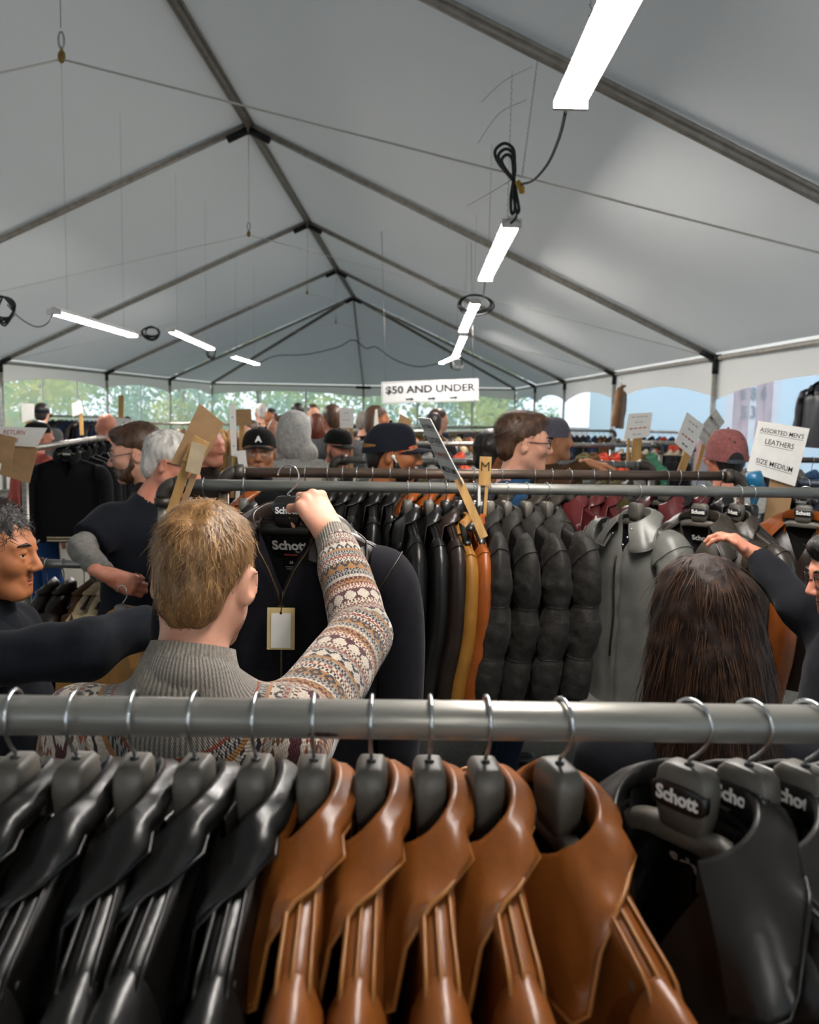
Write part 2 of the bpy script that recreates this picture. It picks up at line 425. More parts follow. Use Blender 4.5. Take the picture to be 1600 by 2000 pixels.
ring_coil(296, 652, 11.2, .11, 'cable coil hanging between two lights of the left row', n=4, sq=.7)
ring_coil(413, 690, 14.6, .07, 'small cable coil below the middle left light', n=3, sq=1.4)
cable([at(14, 595, 7.4), at(40, 622, 7.5), at(70, 638, 7.6), at(92, 632, 7.7), at(105, 612, 7.9)], .005, 'power_cable', 'thin drooping cable joining the left edge loops to the left light')
cable([at(260, 655, 10.3), at(278, 655, 10.8), at(290, 648, 11.2)], .005, 'power_cable', 'short cable from the left light to its coil')
cable([at(862, 709, 22.9), at(815, 716, 23.2), at(770, 702, 23.5), at(735, 678, 23.9), at(715, 680, 24), at(690, 664, 24), at(660, 678, 24), at(600, 692, 23.5), at(540, 695, 22), at(502, 711, 19.8)], .012, 'power_cable', 'long cable draped across the far end below the ridge')
# cross ropes with the hooks under the ridge
for i, y in enumerate(NY[2:6]):
    nd_ = np.array([XC, y, ZR]); zb = [at(110, 122, y)[2], at(477, 462, y)[2], at(603, 575, y)[2], at(660, 632, y)[2]][i]
    names = ['nearest the camera', 'at the second frame', 'at the third frame', 'at the farthest frame']
    hk = empty('rope_pulley' if i == 0 else 'rope_hook', (XC, y, zb), label='metal hook hung on a wire from the ridge, ' + names[i], cat='hook')
    MB().tube([(0, 0, .2), (0, 0, ZR - zb - .04)], .0035, 5).build('wire', M_wire, hk)
    mb = MB(); mb.tube([(.018*math.sin(t), 0, .13 + .05*math.cos(t)) for t in np.linspace(0, 2*math.pi, 13)], .007, 6); mb.build('shackle', M_wire, hk)
    mb = MB(); mb.ball((0, 0, .035), (.025, .012, .04), 12, 8); mb.tube([(0, 0, .09), (0, 0, .06)], .008, 6); mb.build('pulley_block', M_brass, hk)
    P = [np.array([XC - HW, y, ZE]), np.array([XC, y, zb + .02]), np.array([XC + HW, y, ZE])]
    o = P[0].copy(); mb = MB()
    mb.tube([P[0]-o, P[1]-o], .007 if i == 0 else .005, 5); mb.tube([P[1]-o, P[2]-o], .007 if i == 0 else .005, 5)
    mb.build('cross_rope', M_rope, loc=o, label='white rope stretched across the tent from eave to eave, ' + names[i], cat='rope')
# loose rope ends by the looped coil
for k, pts in enumerate([[A(1040, 130), A(985, 158), A(940, 200)], [A(1028, 195), A(975, 222), A(932, 282)], [A(998, 352), A(955, 378), A(911, 403)]]):
    cable(pts, .0028, 'plastic_tie', 'long white plastic tie end, ' + ['highest of three', 'middle of three', 'lowest of three'][k] + ' near the looped cable', M_rope, 'cable tie')
hc = at(1050, 118, 5.77); he = at(1020, 345, 5.74)
mb = MB(); N_ = 46
for k in range(N_):
    a = hc + (he - hc)*k/N_; b = hc + (he - hc)*(k + 1.25)/N_; o_ = np.array([.006, 0, 0]) if k % 2 else np.array([0, .006, 0])
    mb.tube([a - o_ - hc, (a + b)/2 + o_ - hc, b - o_ - hc], .002, 4)
mb.build('hanging_chain', M_wire, loc=hc, label='thin steel chain hanging from the rafter beside the largest light', cat='chain')

# ---- banner
M_board = mat('white_board', '#dcdedd', rough=.6, var=.04)
M_ink = mat('black_ink', '#1a1a1c', rough=.6, var=.1)
M_red = mat('red_ink', '#a8483f', rough=.6, var=.1)
M_grey = mat('grey_ink', '#8d8f90', rough=.6, var=.1)
bY = 12.5
b0, b1, b2, b3 = at(744, 746, bY), at(934, 739, bY), at(936, 783, bY), at(747, 789, bY)
bc = (b0 + b1 + b2 + b3)/4; bw = np.linalg.norm(b1 - b0); bh = np.linalg.norm(b3 - b0)
ban = empty('banner', bc, rot=(R(90), math.atan2(-(b1-b0)[2], (b1-b0)[0]), 0), label='white hanging banner reading $50 AND UNDER with small arrows', cat='banner')
MB().box((0, 0, 0), (bw, bh, .012)).build('board', M_board, ban, False)
mb = MB()
for s in (-1, 1):
    mb.box((0, s*(bh/2 - .014), .007), (bw - .02, .006, .003)); mb.box((s*(bw/2 - .014), 0, .007), (.006, bh - .03, .003))
mb.build('border_line', M_grey, ban, False)
link('lettering', text_mesh('$50 AND UNDER', bh*.46, M_ink, bold=.004, sx=1.16), ban, (0, .03, .008))
for x in (-.27, .02, .31):
    MB().box((x*bw*.78 - .02, -bh*.33, .008), (.07, .022, .002)).add([(x*bw*.78 + .015, -bh*.33 - .024, .009), (x*bw*.78 + .06, -bh*.33, .009), (x*bw*.78 + .015, -bh*.33 + .024, .009)], [(0, 1, 2)]).build('arrow', M_ink, ban, False)
for s in (-1, 1):
    MB().tube([(s*bw*.45, bh/2, 0), (s*bw*.45 + .02, roof_z(bc[0]) - bc[2] - .02, 0)], .004, 5).build('hanging_wire', M_wire, ban)
# ------------------------------------------------------------------ pipe racks
ZRAIL = 1.55
M_pipe = mat('galvanised_pipe', '#94928b', rough=.36, metal=.6, var=.28, scale=16, stretch=(.25, 3, 3), bump=.12, bscale=120)
M_pipeb = mat('brown_iron_pipe', '#5c4d42', rough=.4, metal=.5, var=.3, scale=16, stretch=(.3, 3, 3), bump=.1)
M_pipeg = mat('dull_grey_pipe', '#7d7d77', rough=.45, metal=.5, var=.25, scale=18, stretch=(.3, 3, 3), bump=.12)
M_fit = mat('cast_iron_fitting', '#4a443e', rough=.5, metal=.6, var=.35, scale=25, bump=.3)
def rack(p, q, label, M=M_pipe, r=.021, fit=M_fit, elbows=(True, True), z=ZRAIL):
    p, q = np.array([p[0], p[1], z]), np.array([q[0], q[1], z]); c = (p + q)/2
    root = empty('clothes_rack', (p[0], p[1], 0), label=label, cat='clothes rack', group='pipe clothes racks')
    o = np.array([p[0], p[1], 0]); d = (q - p)/np.linalg.norm(q - p); sd = np.array([-d[1], d[0], 0])
    MB().tube([p - o, q - o], r, 20).build('rail', M, root)
    for e, end, s in ((0, p, 1), (1, q, -1)):
        b = end - o
        if elbows[e]:
            k = np.linspace(0, math.pi/2, 7); P = [b - s*d*(.05*math.sin(t)) - np.array([0, 0, .05*(1 - math.cos(t))]) for t in k]
            mb = MB(); mb.tube(P, r*1.35, 12); mb.tube([b + s*d*.03, b - s*d*.005], r*1.55, 12); mb.tube([P[-1], P[-1] - np.array([0, 0, .03])], r*1.55, 12); mb.build('elbow', fit, root)
            pp = P[-1]
        else: pp = b - s*d*.03
        MB().tube([pp - np.array([0, 0, .01]), (pp[0], pp[1], .03)], r*.95, 12).build('post', M, root)
        mb = MB(); mb.tube([np.array([pp[0], pp[1], .03]) - sd*.3, np.array([pp[0], pp[1], .03]) + sd*.3], r, 10); mb.build('foot', M, root)
        mb = MB(); mb.tube([(pp[0], pp[1], .01), (pp[0], pp[1], .09)], r*1.5, 12); mb.build('tee_fitting', fit, root)
    return d
def rail_at(u, v, z=ZRAIL): return onz(u, v, z)
n0, n1 = rail_at(0, 1396), rail_at(1600, 1415)
ND = (n1 - n0) / np.linalg.norm(n1 - n0)
nearL, nearR = n0 - ND*.45, n1 + ND*.5
NR = rack(nearL, nearR, 'grey pipe clothes rack across the foreground holding black and brown leather jackets', M_pipe, .0205)
Z2, Z3 = 1.57, 1.592
s0, s1 = rail_at(345, 946.5, Z2), rail_at(1600, 963, Z2)
SD = (s1 - s0)/np.linalg.norm(s1 - s0)
rack(s0, s1 + SD*.35, 'grey pipe clothes rack in the middle row behind the sweater man', M_pipeg, .021, z=Z2)
t0, t1 = rail_at(462, 922, Z3), rail_at(1428, 930, Z3)
TD = (t1 - t0)/np.linalg.norm(t1 - t0)
rack(t0, t1, 'brown iron clothes rack directly behind the middle grey rack', M_pipeb, .021, z=Z3)
q0, q1 = rail_at(668, 898), rail_at(1258, 908); rack(q0, q1, 'dull grey clothes rack behind the man in the navy cap', M_pipeg, .021)
v0, v1 = rail_at(62, 876), rail_at(212, 853); VD = (v1 - v0)/np.linalg.norm(v1 - v0)
rack(v0 - VD*.1, v1, 'slanting grey clothes rack holding black jackets with striped hems', M_pipe, .021)

# rust stain on the front of the foreground rail
M_rust = mat('rust_stain', '#3a2416', rough=.8, var=.5, scale=60)
c_ = onz(632, 1433, ZRAIL - .012); nr_ = [o for o in bpy.data.objects if o.name == 'clothes_rack'][0]
G = []
for i in range(13):
    a = i/12*2 - 1; w_ = math.sqrt(max(1 - a*a, 0))*.0032*(1 + .5*ns(i*.7, 3, 1)); row = []
    for k in (-1, 0, 1):
        th = R(-32) + k*w_/.0205; row.append((c_[0] + a*.017, nearL[1] + (nearR - nearL)[1]*((c_[0] - nearL[0])/(nearR - nearL)[0]) - .0209*math.cos(th), ZRAIL + .0209*math.sin(th)))
    G.append(row)
ro = MB().grid(G).build('rust_stain', M_rust, nr_); ro.location = -np.array(nr_.location)
# ------------------------------------------------------------------ hangers
M_plast = mat('grey_black_plastic', '#55514a', rough=.45, var=.12, scale=40, bump=.06)
M_plastk = mat('black_plastic', '#151514', rough=.3, var=.15, scale=40, bump=.05)
M_hook = mat('chrome_hook', '#b9bcbd', rough=.22, metal=.95, var=.08)
M_white = mat('white_print', '#e6e4df', rough=.6, var=.03)
RAILUP = .067           # rail centre above a hanger's origin
def hanger_meshes(key, M, arms=.2):
    G = []; a = np.linspace(0, 2*math.pi, 12, endpoint=False)
    for x in np.linspace(-arms, arms, 29):
        k = abs(x); f = k / arms
        zc = -.058 - .36*max(k - .05, 0)
        hy = .012 + .004*f**2; hz = .014 - .002*f
        if k > arms - .008: hy *= .6; hz *= .6
        G.append([(x, hy*math.copysign(abs(math.cos(t))**.7, math.cos(t)), zc + hz*math.copysign(abs(math.sin(t))**.7, math.sin(t))) for t in a])
    arm = MB().loft(G).mesh('arms', M)
    # neck block: tapered rounded block carrying the hook
    G = []
    for z, hx, hy in ((-.055, .026, .011), (-.03, .032, .0145), (-.004, .033, .017), (.012, .030, .0165), (.019, .024, .0135), (.0205, .016, .009)):
        G.append([(hx*math.copysign(abs(math.cos(t))**.3, math.cos(t)), hy*math.copysign(abs(math.sin(t))**.3, math.sin(t)), z) for t in np.linspace(0, 2*math.pi, 16, endpoint=False)])
    neck = MB().loft(G).mesh('neck_block', M)
    P = smooth_path([(0, 0, .012), (0, 0, .026), (-.010, 0, .036), (-.0215, 0, .052), (-.0245, 0, .068), (-.0185, 0, .084), (-.006, 0, .0915), (.008, 0, .091), (.019, 0, .083), (.024, 0, .069)], 4)
    mb = MB(); mb.tube(P, .0022, 7); mb.ball(P[-1], .003, 6, 4); hook = mb.mesh('hook', M_hook)
    mb = MB(); mb.tube([(0, 0, .0195), (0, 0, .0225)], .0052, 8); grom = mb.mesh('socket', M_plastk)
    return {'arms': arm, 'neck_block': neck, 'hook': hook, 'socket': grom}
HANG = hanger_meshes('h', M_plast); HANGK = hanger_meshes('k', M_plastk)
def logo(size, M=M_white): return text_mesh('Schott', size, M, bold=size*.035, sx=.95, italic=-.05)
def hanger(loc, rz, label, group, set_=None, tilt=(0, 0), plate=False, detail=True, name='coat_hanger', hook=True):
    root = empty(name, loc, (tilt[0], tilt[1], rz), label, 'hanger', group)
    S = set_ or HANG
    for k in ('arms', 'neck_block', 'hook', 'socket'):
        if k == 'socket' and not detail: continue
        link(k, S[k], root)
    if plate:
        a = np.linspace(0, 2*math.pi, 24, endpoint=False)
        rings = [[(.034*math.copysign(abs(math.cos(t))**.5, math.cos(t))*s, y, -.012 + .0145*math.copysign(abs(math.sin(t))**.5, math.sin(t))*s) for t in a] for y, s in ((.008, 1), (.0178, 1), (.0188, .9))]
        p = MB().loft(rings).build('brand_plate', M_plastk, root)
        link('lettering', logo(.021), p, (0, .0193, -.012), (R(90), 0, R(180)))
    return root

# ------------------------------------------------------------------ jackets
def shoulder_z(x, drop=.36): return -.038 - drop*max(abs(x) - .06, 0) - .9*max(abs(x) - .205, 0)
def jacket_meshes(M, Ms=None, Mc=None, Ml=None, sh=.222, T=.048, L=.70, leaf=1.0, quilt=0, seed=0, collar='fold', b=.034, seams=True, stripes=None, Mseam=None, wr=1.0, sleeve=1.0, yoke=None, flare=1.15, span=None, front=False, cw=1.0, seamr=.0017):
    Ms = Ms or M; Mc = Mc or M; Ml = Ml or M_lin; out = {}
    def plan(x): return max(1 - (abs(x)/(sh + .022))**3, .02)**.5
    def Ty(x, s):
        k = min(s/.22, 1); k = k*k*(3 - 2*k)
        return (.019 + (T - .019)*k) * plan(x)
    def top_b(x): return shoulder_z(x) if abs(x) > .07 else -.040 + .006*(1 - abs(x)/.07)
    def top_f(x):
        if abs(x) > .075: return shoulder_z(x)
        f = 1 - abs(x)/.075; return shoulder_z(.075) - .145*f**1.2
    n, k = 41, 16
    G = []
    ss = np.linspace(0, 1, k)**1.5
    for x in np.linspace(-sh - .012, sh + .012, n):
        col = []
        for s in ss[::-1]:
            z0 = top_b(x); z = z0 + (-L - z0)*s
            q = 0
            if quilt: q = .014*(abs(math.sin(math.pi*(z + .05)/.15))**.6 - .5)*min(1, s*6)*plan(x)
            col.append((x*(1 + .05*s), -Ty(x, s) - q - wr*.007*ns(x*9 + seed, z*2.2, seed)*min(1, s*5), z))
        for s in ss:
            z0 = top_f(x); z = z0 + (-L - z0)*s
            q = 0
            if quilt: q = .014*(abs(math.sin(math.pi*(z + .05)/.15))**.6 - .5)*min(1, s*6)*plan(x)
            s2 = (shoulder_z(x) - z)/(L - .05) if abs(x) <= .075 else s
            s2 = max(s2, 0)
            groove = -.006*math.exp(-(x/.006)**2) if front else 0
            col.append((x*(1 + .05*s), Ty(x, s2) + groove + q + wr*.007*ns(x*9 + seed + 5, z*2.2, seed)*min(1, s*5), z))
        G.append(col)
    mb = MB(); mb.grid(G); xs_ = np.linspace(-sh - .012, sh + .012, n)      # leave the neck opening open
    mb.f = [f for q_, f in enumerate(mb.f) if not (q_ % (2*k - 1) == k - 1 and abs((xs_[q_//(2*k - 1)] + xs_[q_//(2*k - 1) + 1])/2) < .074)]; mb.mi = [0]*len(mb.f)
    out['shell'] = mb.mesh('shell', M)
    # sleeves
    for sgn in (-1, 1):
        P = smooth_path([(.196, 0, -.168), (.226, 0, -.172), (.252, .0, -.205), (.266, .002, -.285), (.272, .008, -.42), (.27, .03, -.56), (.266, .04, -.66)], 14 if quilt else 6)
        Pn, Tn, N, B = frame_path(P); m_ = len(P)
        ra = np.interp(np.linspace(0, 1, m_), [0, .2, .45, .8, 1], [T*1.0, T*1.06, T*(.4 + .6*flare), T*flare, T*flare*.85])
        rb = np.interp(np.linspace(0, 1, m_), [0, .16, .35, .7, 1], [.083, .078, .062, .052, .043]) * sleeve
        G = []
        for i in range(m_):
            e2 = np.array([0, 1.0, 0]); e1 = np.cross(Tn[i], e2); e1 /= np.linalg.norm(e1)
            q = 1.0
            if quilt: q = 1.06 if P[i][2] > -.24 else .80 + .26*abs(math.cos(math.pi*(P[i][2] + .24)/.18))**.5
            ring = []
            for t in np.linspace(0, 2*math.pi, 20, endpoint=False):
                w_ = 1 + wr*(.05*ns(math.cos(t)*2 + seed, math.sin(t)*2, P[i][2]*11 + sgn*3) + (.05*ns(math.cos(t)*6, math.sin(t)*6 + seed, P[i][2]*26) if quilt else 0))
                p = P[i] + q*w_*(ra[i]*math.cos(t)*e2 + rb[i]*math.sin(t)*e1)
                ring.append((sgn*p[0], p[1], p[2]))
            G.append(ring if sgn > 0 else ring[::-1])
        mb = MB(); mb.loft(G)
        if stripes:
            pass
        out['sleeve' + ('' if sgn < 0 else ' ')] = mb.mesh('sleeve', Ms)
        if seams:
            i = 6 if not quilt else 20
            if quilt:
                for zq in (-.33, -.51):
                    iq = int(np.argmin([abs(p[2] - zq) for p in P])); rq = np.array(G[iq]); cq = rq.mean(0); rq = cq + (rq - cq)*1.015
                    out['quilt_seam%g%d' % (zq, sgn)] = MB().tube(np.vstack([rq, rq[:1]]), .0022, 5, False).mesh('quilt_seam', Mseam or M)
            ring = np.array(G[i]); c = ring.mean(0); ring = c + (ring - c)*1.03
            out['armhole_seam' + ('' if sgn < 0 else ' ')] = MB().tube(np.vstack([ring, ring[:1]]), seamr*1.4, 5, False).mesh('armhole_seam', Mseam or M)
    # shoulder yoke seams that run from the collar down to the sleeve
    if seams:
        for y in (-.010, .0095, .0005) if not quilt else (-.008,):
            P = []
            for x in np.linspace(-.10, -.218, 12):
                P.append((x, y*(1 + abs(x)*2), shoulder_z(x) + .0035 - abs(y)*.16))
            out['shoulder_seam%g' % y] = MB().tube(P, seamr, 5).mesh('shoulder_seam', Mseam or M)
            out['shoulder_seam %g' % y] = MB().tube([(-p[0], p[1], p[2]) for p in P], seamr, 5).mesh('shoulder_seam', Mseam or M)
    if yoke:
        for sgn in (-1, 1):
            G = []
            for x in np.linspace(.06, .212, 10):
                col = []
                for t in np.linspace(-1, 1, 11):
                    d = abs(t); s = d*.17; col.append((sgn*x, math.copysign(Ty(x, s) + .004, t) if d > .01 else 0, shoulder_z(x) + .006 - .085*d**1.5))
                G.append(col)
            out['yoke' + ('' if sgn < 0 else ' ')] = MB().grid(G, flip=sgn < 0).mesh('yoke', yoke)
    # collar
    a = .064*cw; G = []; edge = []; N_ = 33
    for t in np.linspace(-1, 1, N_):
        th = t*R(span or (132 if front else 158)); fr = (1 - math.cos(th))/2; sn, cs = math.sin(th), math.cos(th)
        nx, ny = sn, -cs*.8; nl = math.hypot(nx, ny); nx /= nl; ny /= nl
        zb = -.043 - .055*fr**1.6
        Bp = np.array([a*sn*.97, -b*cs + .018*fr**2, zb])
        hs = (.048 - .012*fr) if collar == 'fold' else .085 - .02*fr
        F = np.array([a*sn*1.03, -b*cs*1.08 + .02*fr**2, zb + hs + .004*ns(t*3, seed, 1)])
        nn = np.array([nx, ny, 0])
        hl = leaf*(.046 + .034*math.sin(abs(th))**2 + .052*fr**2); wl = leaf*(.030 + .026*abs(sn) + .012*fr) * (1 if T > .055 else .85)
        if abs(nn[1]) > .5: wl *= min(1, (T*.9)/.05)
        q5 = max(0, min(1, (cs + .25)/.6)); hl *= 1 - .62*q5*q5*(3 - 2*q5)
        E = F + nn*wl + np.array([math.copysign(.012, sn)*fr**4, .016*fr**3, -hl])
        E[0] += math.copysign(.030, sn)*max(-1, min(1, -cs*2.2))*abs(sn)**2
        E[1] = max(min(E[1], T + .022), -T - .008)
        if collar == 'stand': E = F + nn*.012 + np.array([0, 0, -hs*.92])
        bl = .010 if collar == 'fold' else .012
        col = [Bp, Bp*.5 + F*.5 - nn*.002, F - nn*.0035 + (0, 0, -.004), F + (0, 0, .0012), F + nn*.0045 + (0, 0, -.003)]
        for s in (.25, .5, .75, .93):
            wv = .004*wr*ns(t*5 + seed, s*3, 2)
            col.append(F*(1 - s) + E*s + nn*(bl*math.sin(math.pi*s)**.8 + .004 + wv))
        col += [E + nn*.002, E - nn*.004, (E + F)/2 - nn*.001]
        def drape(p):
            p = np.array(p, float); zt = shoulder_z(p[0]) + .009
            d = zt - p[2]
            if d > 0 and abs(p[0]) > .02:
                ty = Ty(p[0], d/(L - .05)) + .007
                c2 = ty - abs(p[1])
                if c2 > 0:
                    wu, wv2 = (1 + 400*abs(sn)**10)/(d + .002)**3, 1/(c2 + .002)**3
                    k2 = max(wu, wv2); wu /= k2; wv2 /= k2
                    p[2] += d*wu; p[1] += math.copysign(c2, p[1] if abs(p[1]) > 1e-4 else ny)*wv2
            return p
        for q_ in range(4, 10): col[q_] = drape(col[q_])
        col[10] = col[9] - nn*.004 - np.array([0, 0, .003]); col[11] = drape((E + F)/2) - nn*.004
        G.append(col); edge.append(col[9])
    out['collar'] = MB().grid(G).mesh('collar', Mc)
    if seams: out['collar_piping'] = MB().tube(edge, .0026 if collar == 'fold' else .0016, 6).mesh('collar_piping', Mseam or Mc)
    # lining seen in the neck opening
    G = [[(a*.9*math.sin(q), -b*.86*math.cos(q), z) for q in np.linspace(-R(110), R(110), 15)] for z in (-.03, -.10, -.20)]
    out['lining'] = MB().grid(G, flip=True).mesh('lining', Ml)
    if stripes:
        for zz in (0, .022):
            for sgn in (-1, 1):
                q = [( (sh + .012)*1.05*math.cos(t), (T + .004)*math.sin(t)*.99, -L + .012 + zz) for t in np.linspace(0, 2*math.pi, 33)]
            G = [[(p[0]*1.0, p[1]*1.06, p[2] + dz) for p in q] for dz in (0, .009)]
            out['hem_stripe%g' % zz] = MB().grid(G).mesh('hem_stripe', stripes)
        for sgn in (-1, 1):
            for zz in (0, .017):
                G = [[(sgn*.268 + .047*math.cos(t), .038 + T*.9*math.sin(t), -.648 + zz + dz) for t in np.linspace(0, 2*math.pi, 17)] for dz in (0, .008)]
                out['cuff_stripe%g%d' % (zz, sgn)] = MB().grid(G).mesh('cuff_stripe', stripes)
            P = [(a*1.08*math.sin(q)*1.02, -b*1.2*math.cos(q) + .01, -.02 - .04*((1 - math.cos(q))/2)) for q in np.linspace(-R(150), R(150), 21)]
            out['collar_stripe%d' % sgn] = MB().tube([(p[0]*(1 + .05*sgn), p[1]*(1 + .07*sgn), p[2] - .012*sgn) for p in P], .0042, 6).mesh('collar_stripe', stripes)
    return out
PARTNAMES = lambda k: {'s': k}.get('x', k)
def clean(k):
    for q in ('quilt_seam', 'shoulder_seam', 'armhole_seam', 'hem_stripe', 'cuff_stripe', 'collar_stripe', 'collar_piping'):
        if k.startswith(q): return q
    return k.strip()
def jacket(parts, loc, rz, label, group, tilt=(0, 0), scale=1.0, name='leather_jacket', cat='jacket', only=None):
    root = empty(name, loc, (tilt[0], tilt[1], rz), label, cat, group, scale=scale)
    for k, me in parts.items():
        if only and clean(k) not in only: continue
        link(clean(k), me, root)
    return root
def brand_label(j, y, z, w_, h_, size, tilt=-22, M=None, name='brand_label'):
    lb = MB().box((0, 0, 0), (w_, .002, h_)).build(name, M or M_plastk, j, False, loc=(0, y, z), rot=(R(tilt), 0, 0))
    if size: link('lettering', logo(size), lb, (0, .0014, .004), (R(90), 0, R(180)))
    return lb
M_lin = cloth('black_lining', '#121112', rough=.6)
M_blk = leather('black_leather', '#11100f', rough=.33, var=.35)
M_blk2 = leather('worn_black_leather', '#171513', rough=.38, var=.35)
M_dbr = leather('dark_brown_leather', '#211712', rough=.36, var=.3)
M_brn = leather('brown_leather', '#7a451a', rough=.36, var=.26)
M_brns = leather('brown_leather_edge', '#94602c', rough=.4, var=.2)
M_org = leather('orange_tan_leather', '#80400f', rough=.38, var=.22)
M_must = leather('mustard_suede', '#875b1c', rough=.55, var=.2)
M_burg = leather('burgundy_leather', '#47191a', rough=.33, var=.3)
M_oliv = leather('olive_grey_leather', '#2c2720', rough=.36, var=.3)
M_silv = leather('silver_grey_leather', '#5f5f5a', rough=.36, var=.18)
M_nyl = mat('black_nylon', '#211f1c', rough=.6, var=.2, scale=30, bump=.7, bscale=22, sheen=.02, dist=.012, spec=.18)
M_wool = cloth('black_wool', '#0e0e10')
M_cream = cloth('cream_knit', '#c9bb9c')
M_navyw = cloth('dark_navy_wool', '#131217', var=.25)

J_near_blk = [jacket_meshes(M_blk, seed=i, T=.030, wr=1.2, b=.023, cw=1.15, leaf=1.15, seamr=.0022) for i in range(3)]
J_near_brn = [jacket_meshes(M_brn, seed=10 + i, T=.030, wr=1.0, b=.024, cw=1.15, leaf=1.2, Mseam=M_brns, seamr=.0022) for i in range(3)]
J_near_big = [jacket_meshes(M_blk2, seed=20 + i, T=.055, wr=1.6, b=.042, leaf=1.2, cw=1.2, span=140) for i in range(2)]
def near_pt(u, v=1510):
    d = ray(u, v); # where the vertical plane through the near rail is met
    t = ((nearL - CAM)[1]*ND[0] - (nearL - CAM)[0]*ND[1]) / (d[1]*ND[0] - d[0]*ND[1])
    p = CAM + d*t; return np.array([p[0], p[1], ZRAIL - RAILUP])
g1 = 'jackets on the foreground rail'; gh = 'hangers on the foreground rail'
near = [(-85, 0, 90), (30, 1, 92), (150, 2, 90), (263, 0, 94), (380, 1, 88), (500, 2, 90)]
for i, (u, k, a) in enumerate(near):
    p = near_pt(u); tl = (0, R([0, 2, -1, 1, 2, 0][i]))
    lab = ['cut off by the left edge', 'leftmost whole', 'second', 'third', 'fourth', 'fifth'][i]
    if i > 1: lab += ' from the left'
    lab2 = 'black leather jacket on the foreground rail, ' + (lab if i < 2 else lab + ', beside black ones' if i < 5 else 'last black one before the brown jackets')
    jacket(J_near_blk[k], p, R(a), lab2, g1, tl)
    hanger(p, R(a), 'grey hanger in the ' + ['outermost', 'leftmost', 'second', 'third', 'fourth', 'last'][i] + ' black jacket left of the brown jackets', gh, tilt=tl)
for i, (u, k, a) in enumerate([(613, 0, 92), (725, 1, 90), (838, 2, 93), (948, 0, 96), (1092, 1, 108)]):
    p = near_pt(u); tl = (0, R([1, -1, 0, 1, -2][i]))
    w_ = ['leftmost', 'second', 'middle', 'fourth', 'rightmost'][i]
    jacket(J_near_brn[k], p, R(a), w_ + ' of the five brown leather jackets on the foreground rail', g1, tl)
    hanger(p, R(a), 'grey hanger inside the ' + w_ + ' brown leather jacket', gh, tilt=tl)
for i, (u, k, a) in enumerate([(1345, 0, 128), (1462, 1, 124), (1572, 0, 122), (1690, 1, 120)]):
    p = near_pt(u, 1515)
    w_ = ['first', 'second', 'third', 'fourth'][i]
    j = jacket(J_near_big[k], p, R(a), 'big black leather jacket turned towards the camera, ' + w_ + ' right of the brown jackets', g1)
    if i < 2:
        brand_label(j, -.026, -.108, .075, .045, .026)
    hanger(p, R(a), 'grey hanger with a brand plate in the ' + w_ + ' big black jacket on the foreground rail', gh, plate=True)
M_bronze = mat('dark_bronze', '#4b3c24', rough=.4, metal=.7, var=.3)
# ------------------------------------------------------------------ middle and third rails
def rail_pt(u, v, a, d, z):
    r_ = ray(u, v); b = a - CAM
    t = (b[1]*d[0] - b[0]*d[1]) / (r_[1]*d[0] - r_[0]*d[1])
    p = CAM + r_*t; return np.array([p[0], p[1], z - RAILUP])
mid = lambda u: rail_pt(u, 955, s0, SD, Z2)
thr = lambda u: rail_pt(u, 925, t0, TD, Z3)
g2 = 'jackets on the middle rail'; gh2 = 'hangers on the middle rail'
J_blk = [jacket_meshes(M_blk, seed=30 + i, T=.033, b=.027, leaf=1.1) for i in range(2)]
J_dbr = jacket_meshes(M_dbr, seed=33, T=.034, leaf=1.1)
J_must = jacket_meshes(M_must, seed=34, T=.032, b=.026, leaf=1.0)
J_org = jacket_meshes(M_org, seed=35, T=.036, b=.028)
J_puf = [jacket_meshes(M_nyl, seed=40 + i, T=.034, b=.028, quilt=1, collar='fold', leaf=1.15, yoke=M_blk2, wr=2.4, sleeve=1.15, L=.78, flare=1.55) for i in range(2)]
J_silv = jacket_meshes(M_silv, seed=44, T=.075, b=.055, quilt=1, leaf=1.15, cw=1.2, wr=1.6, sleeve=1.25, front=True, L=.88, span=152)
J_fr = jacket_meshes(M_oliv, seed=46, T=.07, b=.05, leaf=1.2, cw=1.2, front=True)
J_oliv = [jacket_meshes(M_oliv, seed=47, T=.045, b=.032), jacket_meshes(M_org, seed=48, T=.05, b=.034)]
J_tan = jacket_meshes(M_dbr, Mc=M_org, seed=49, T=.07, b=.05, leaf=1.7, cw=1.2, front=True)
J_burg = [jacket_meshes(M_burg, seed=50, T=.04, leaf=1.2, wr=1.5), jacket_meshes(M_burg, seed=51, T=.04, b=.03, leaf=1.15)]
J_held = jacket_meshes(M_navyw, Ms=M_navyw, Mc=M_dbr, yoke=M_dbr, seed=55, T=.062, b=.05, leaf=1.55, cw=1.22, front=True, wr=.5, Mseam=M_dbr, L=.68)

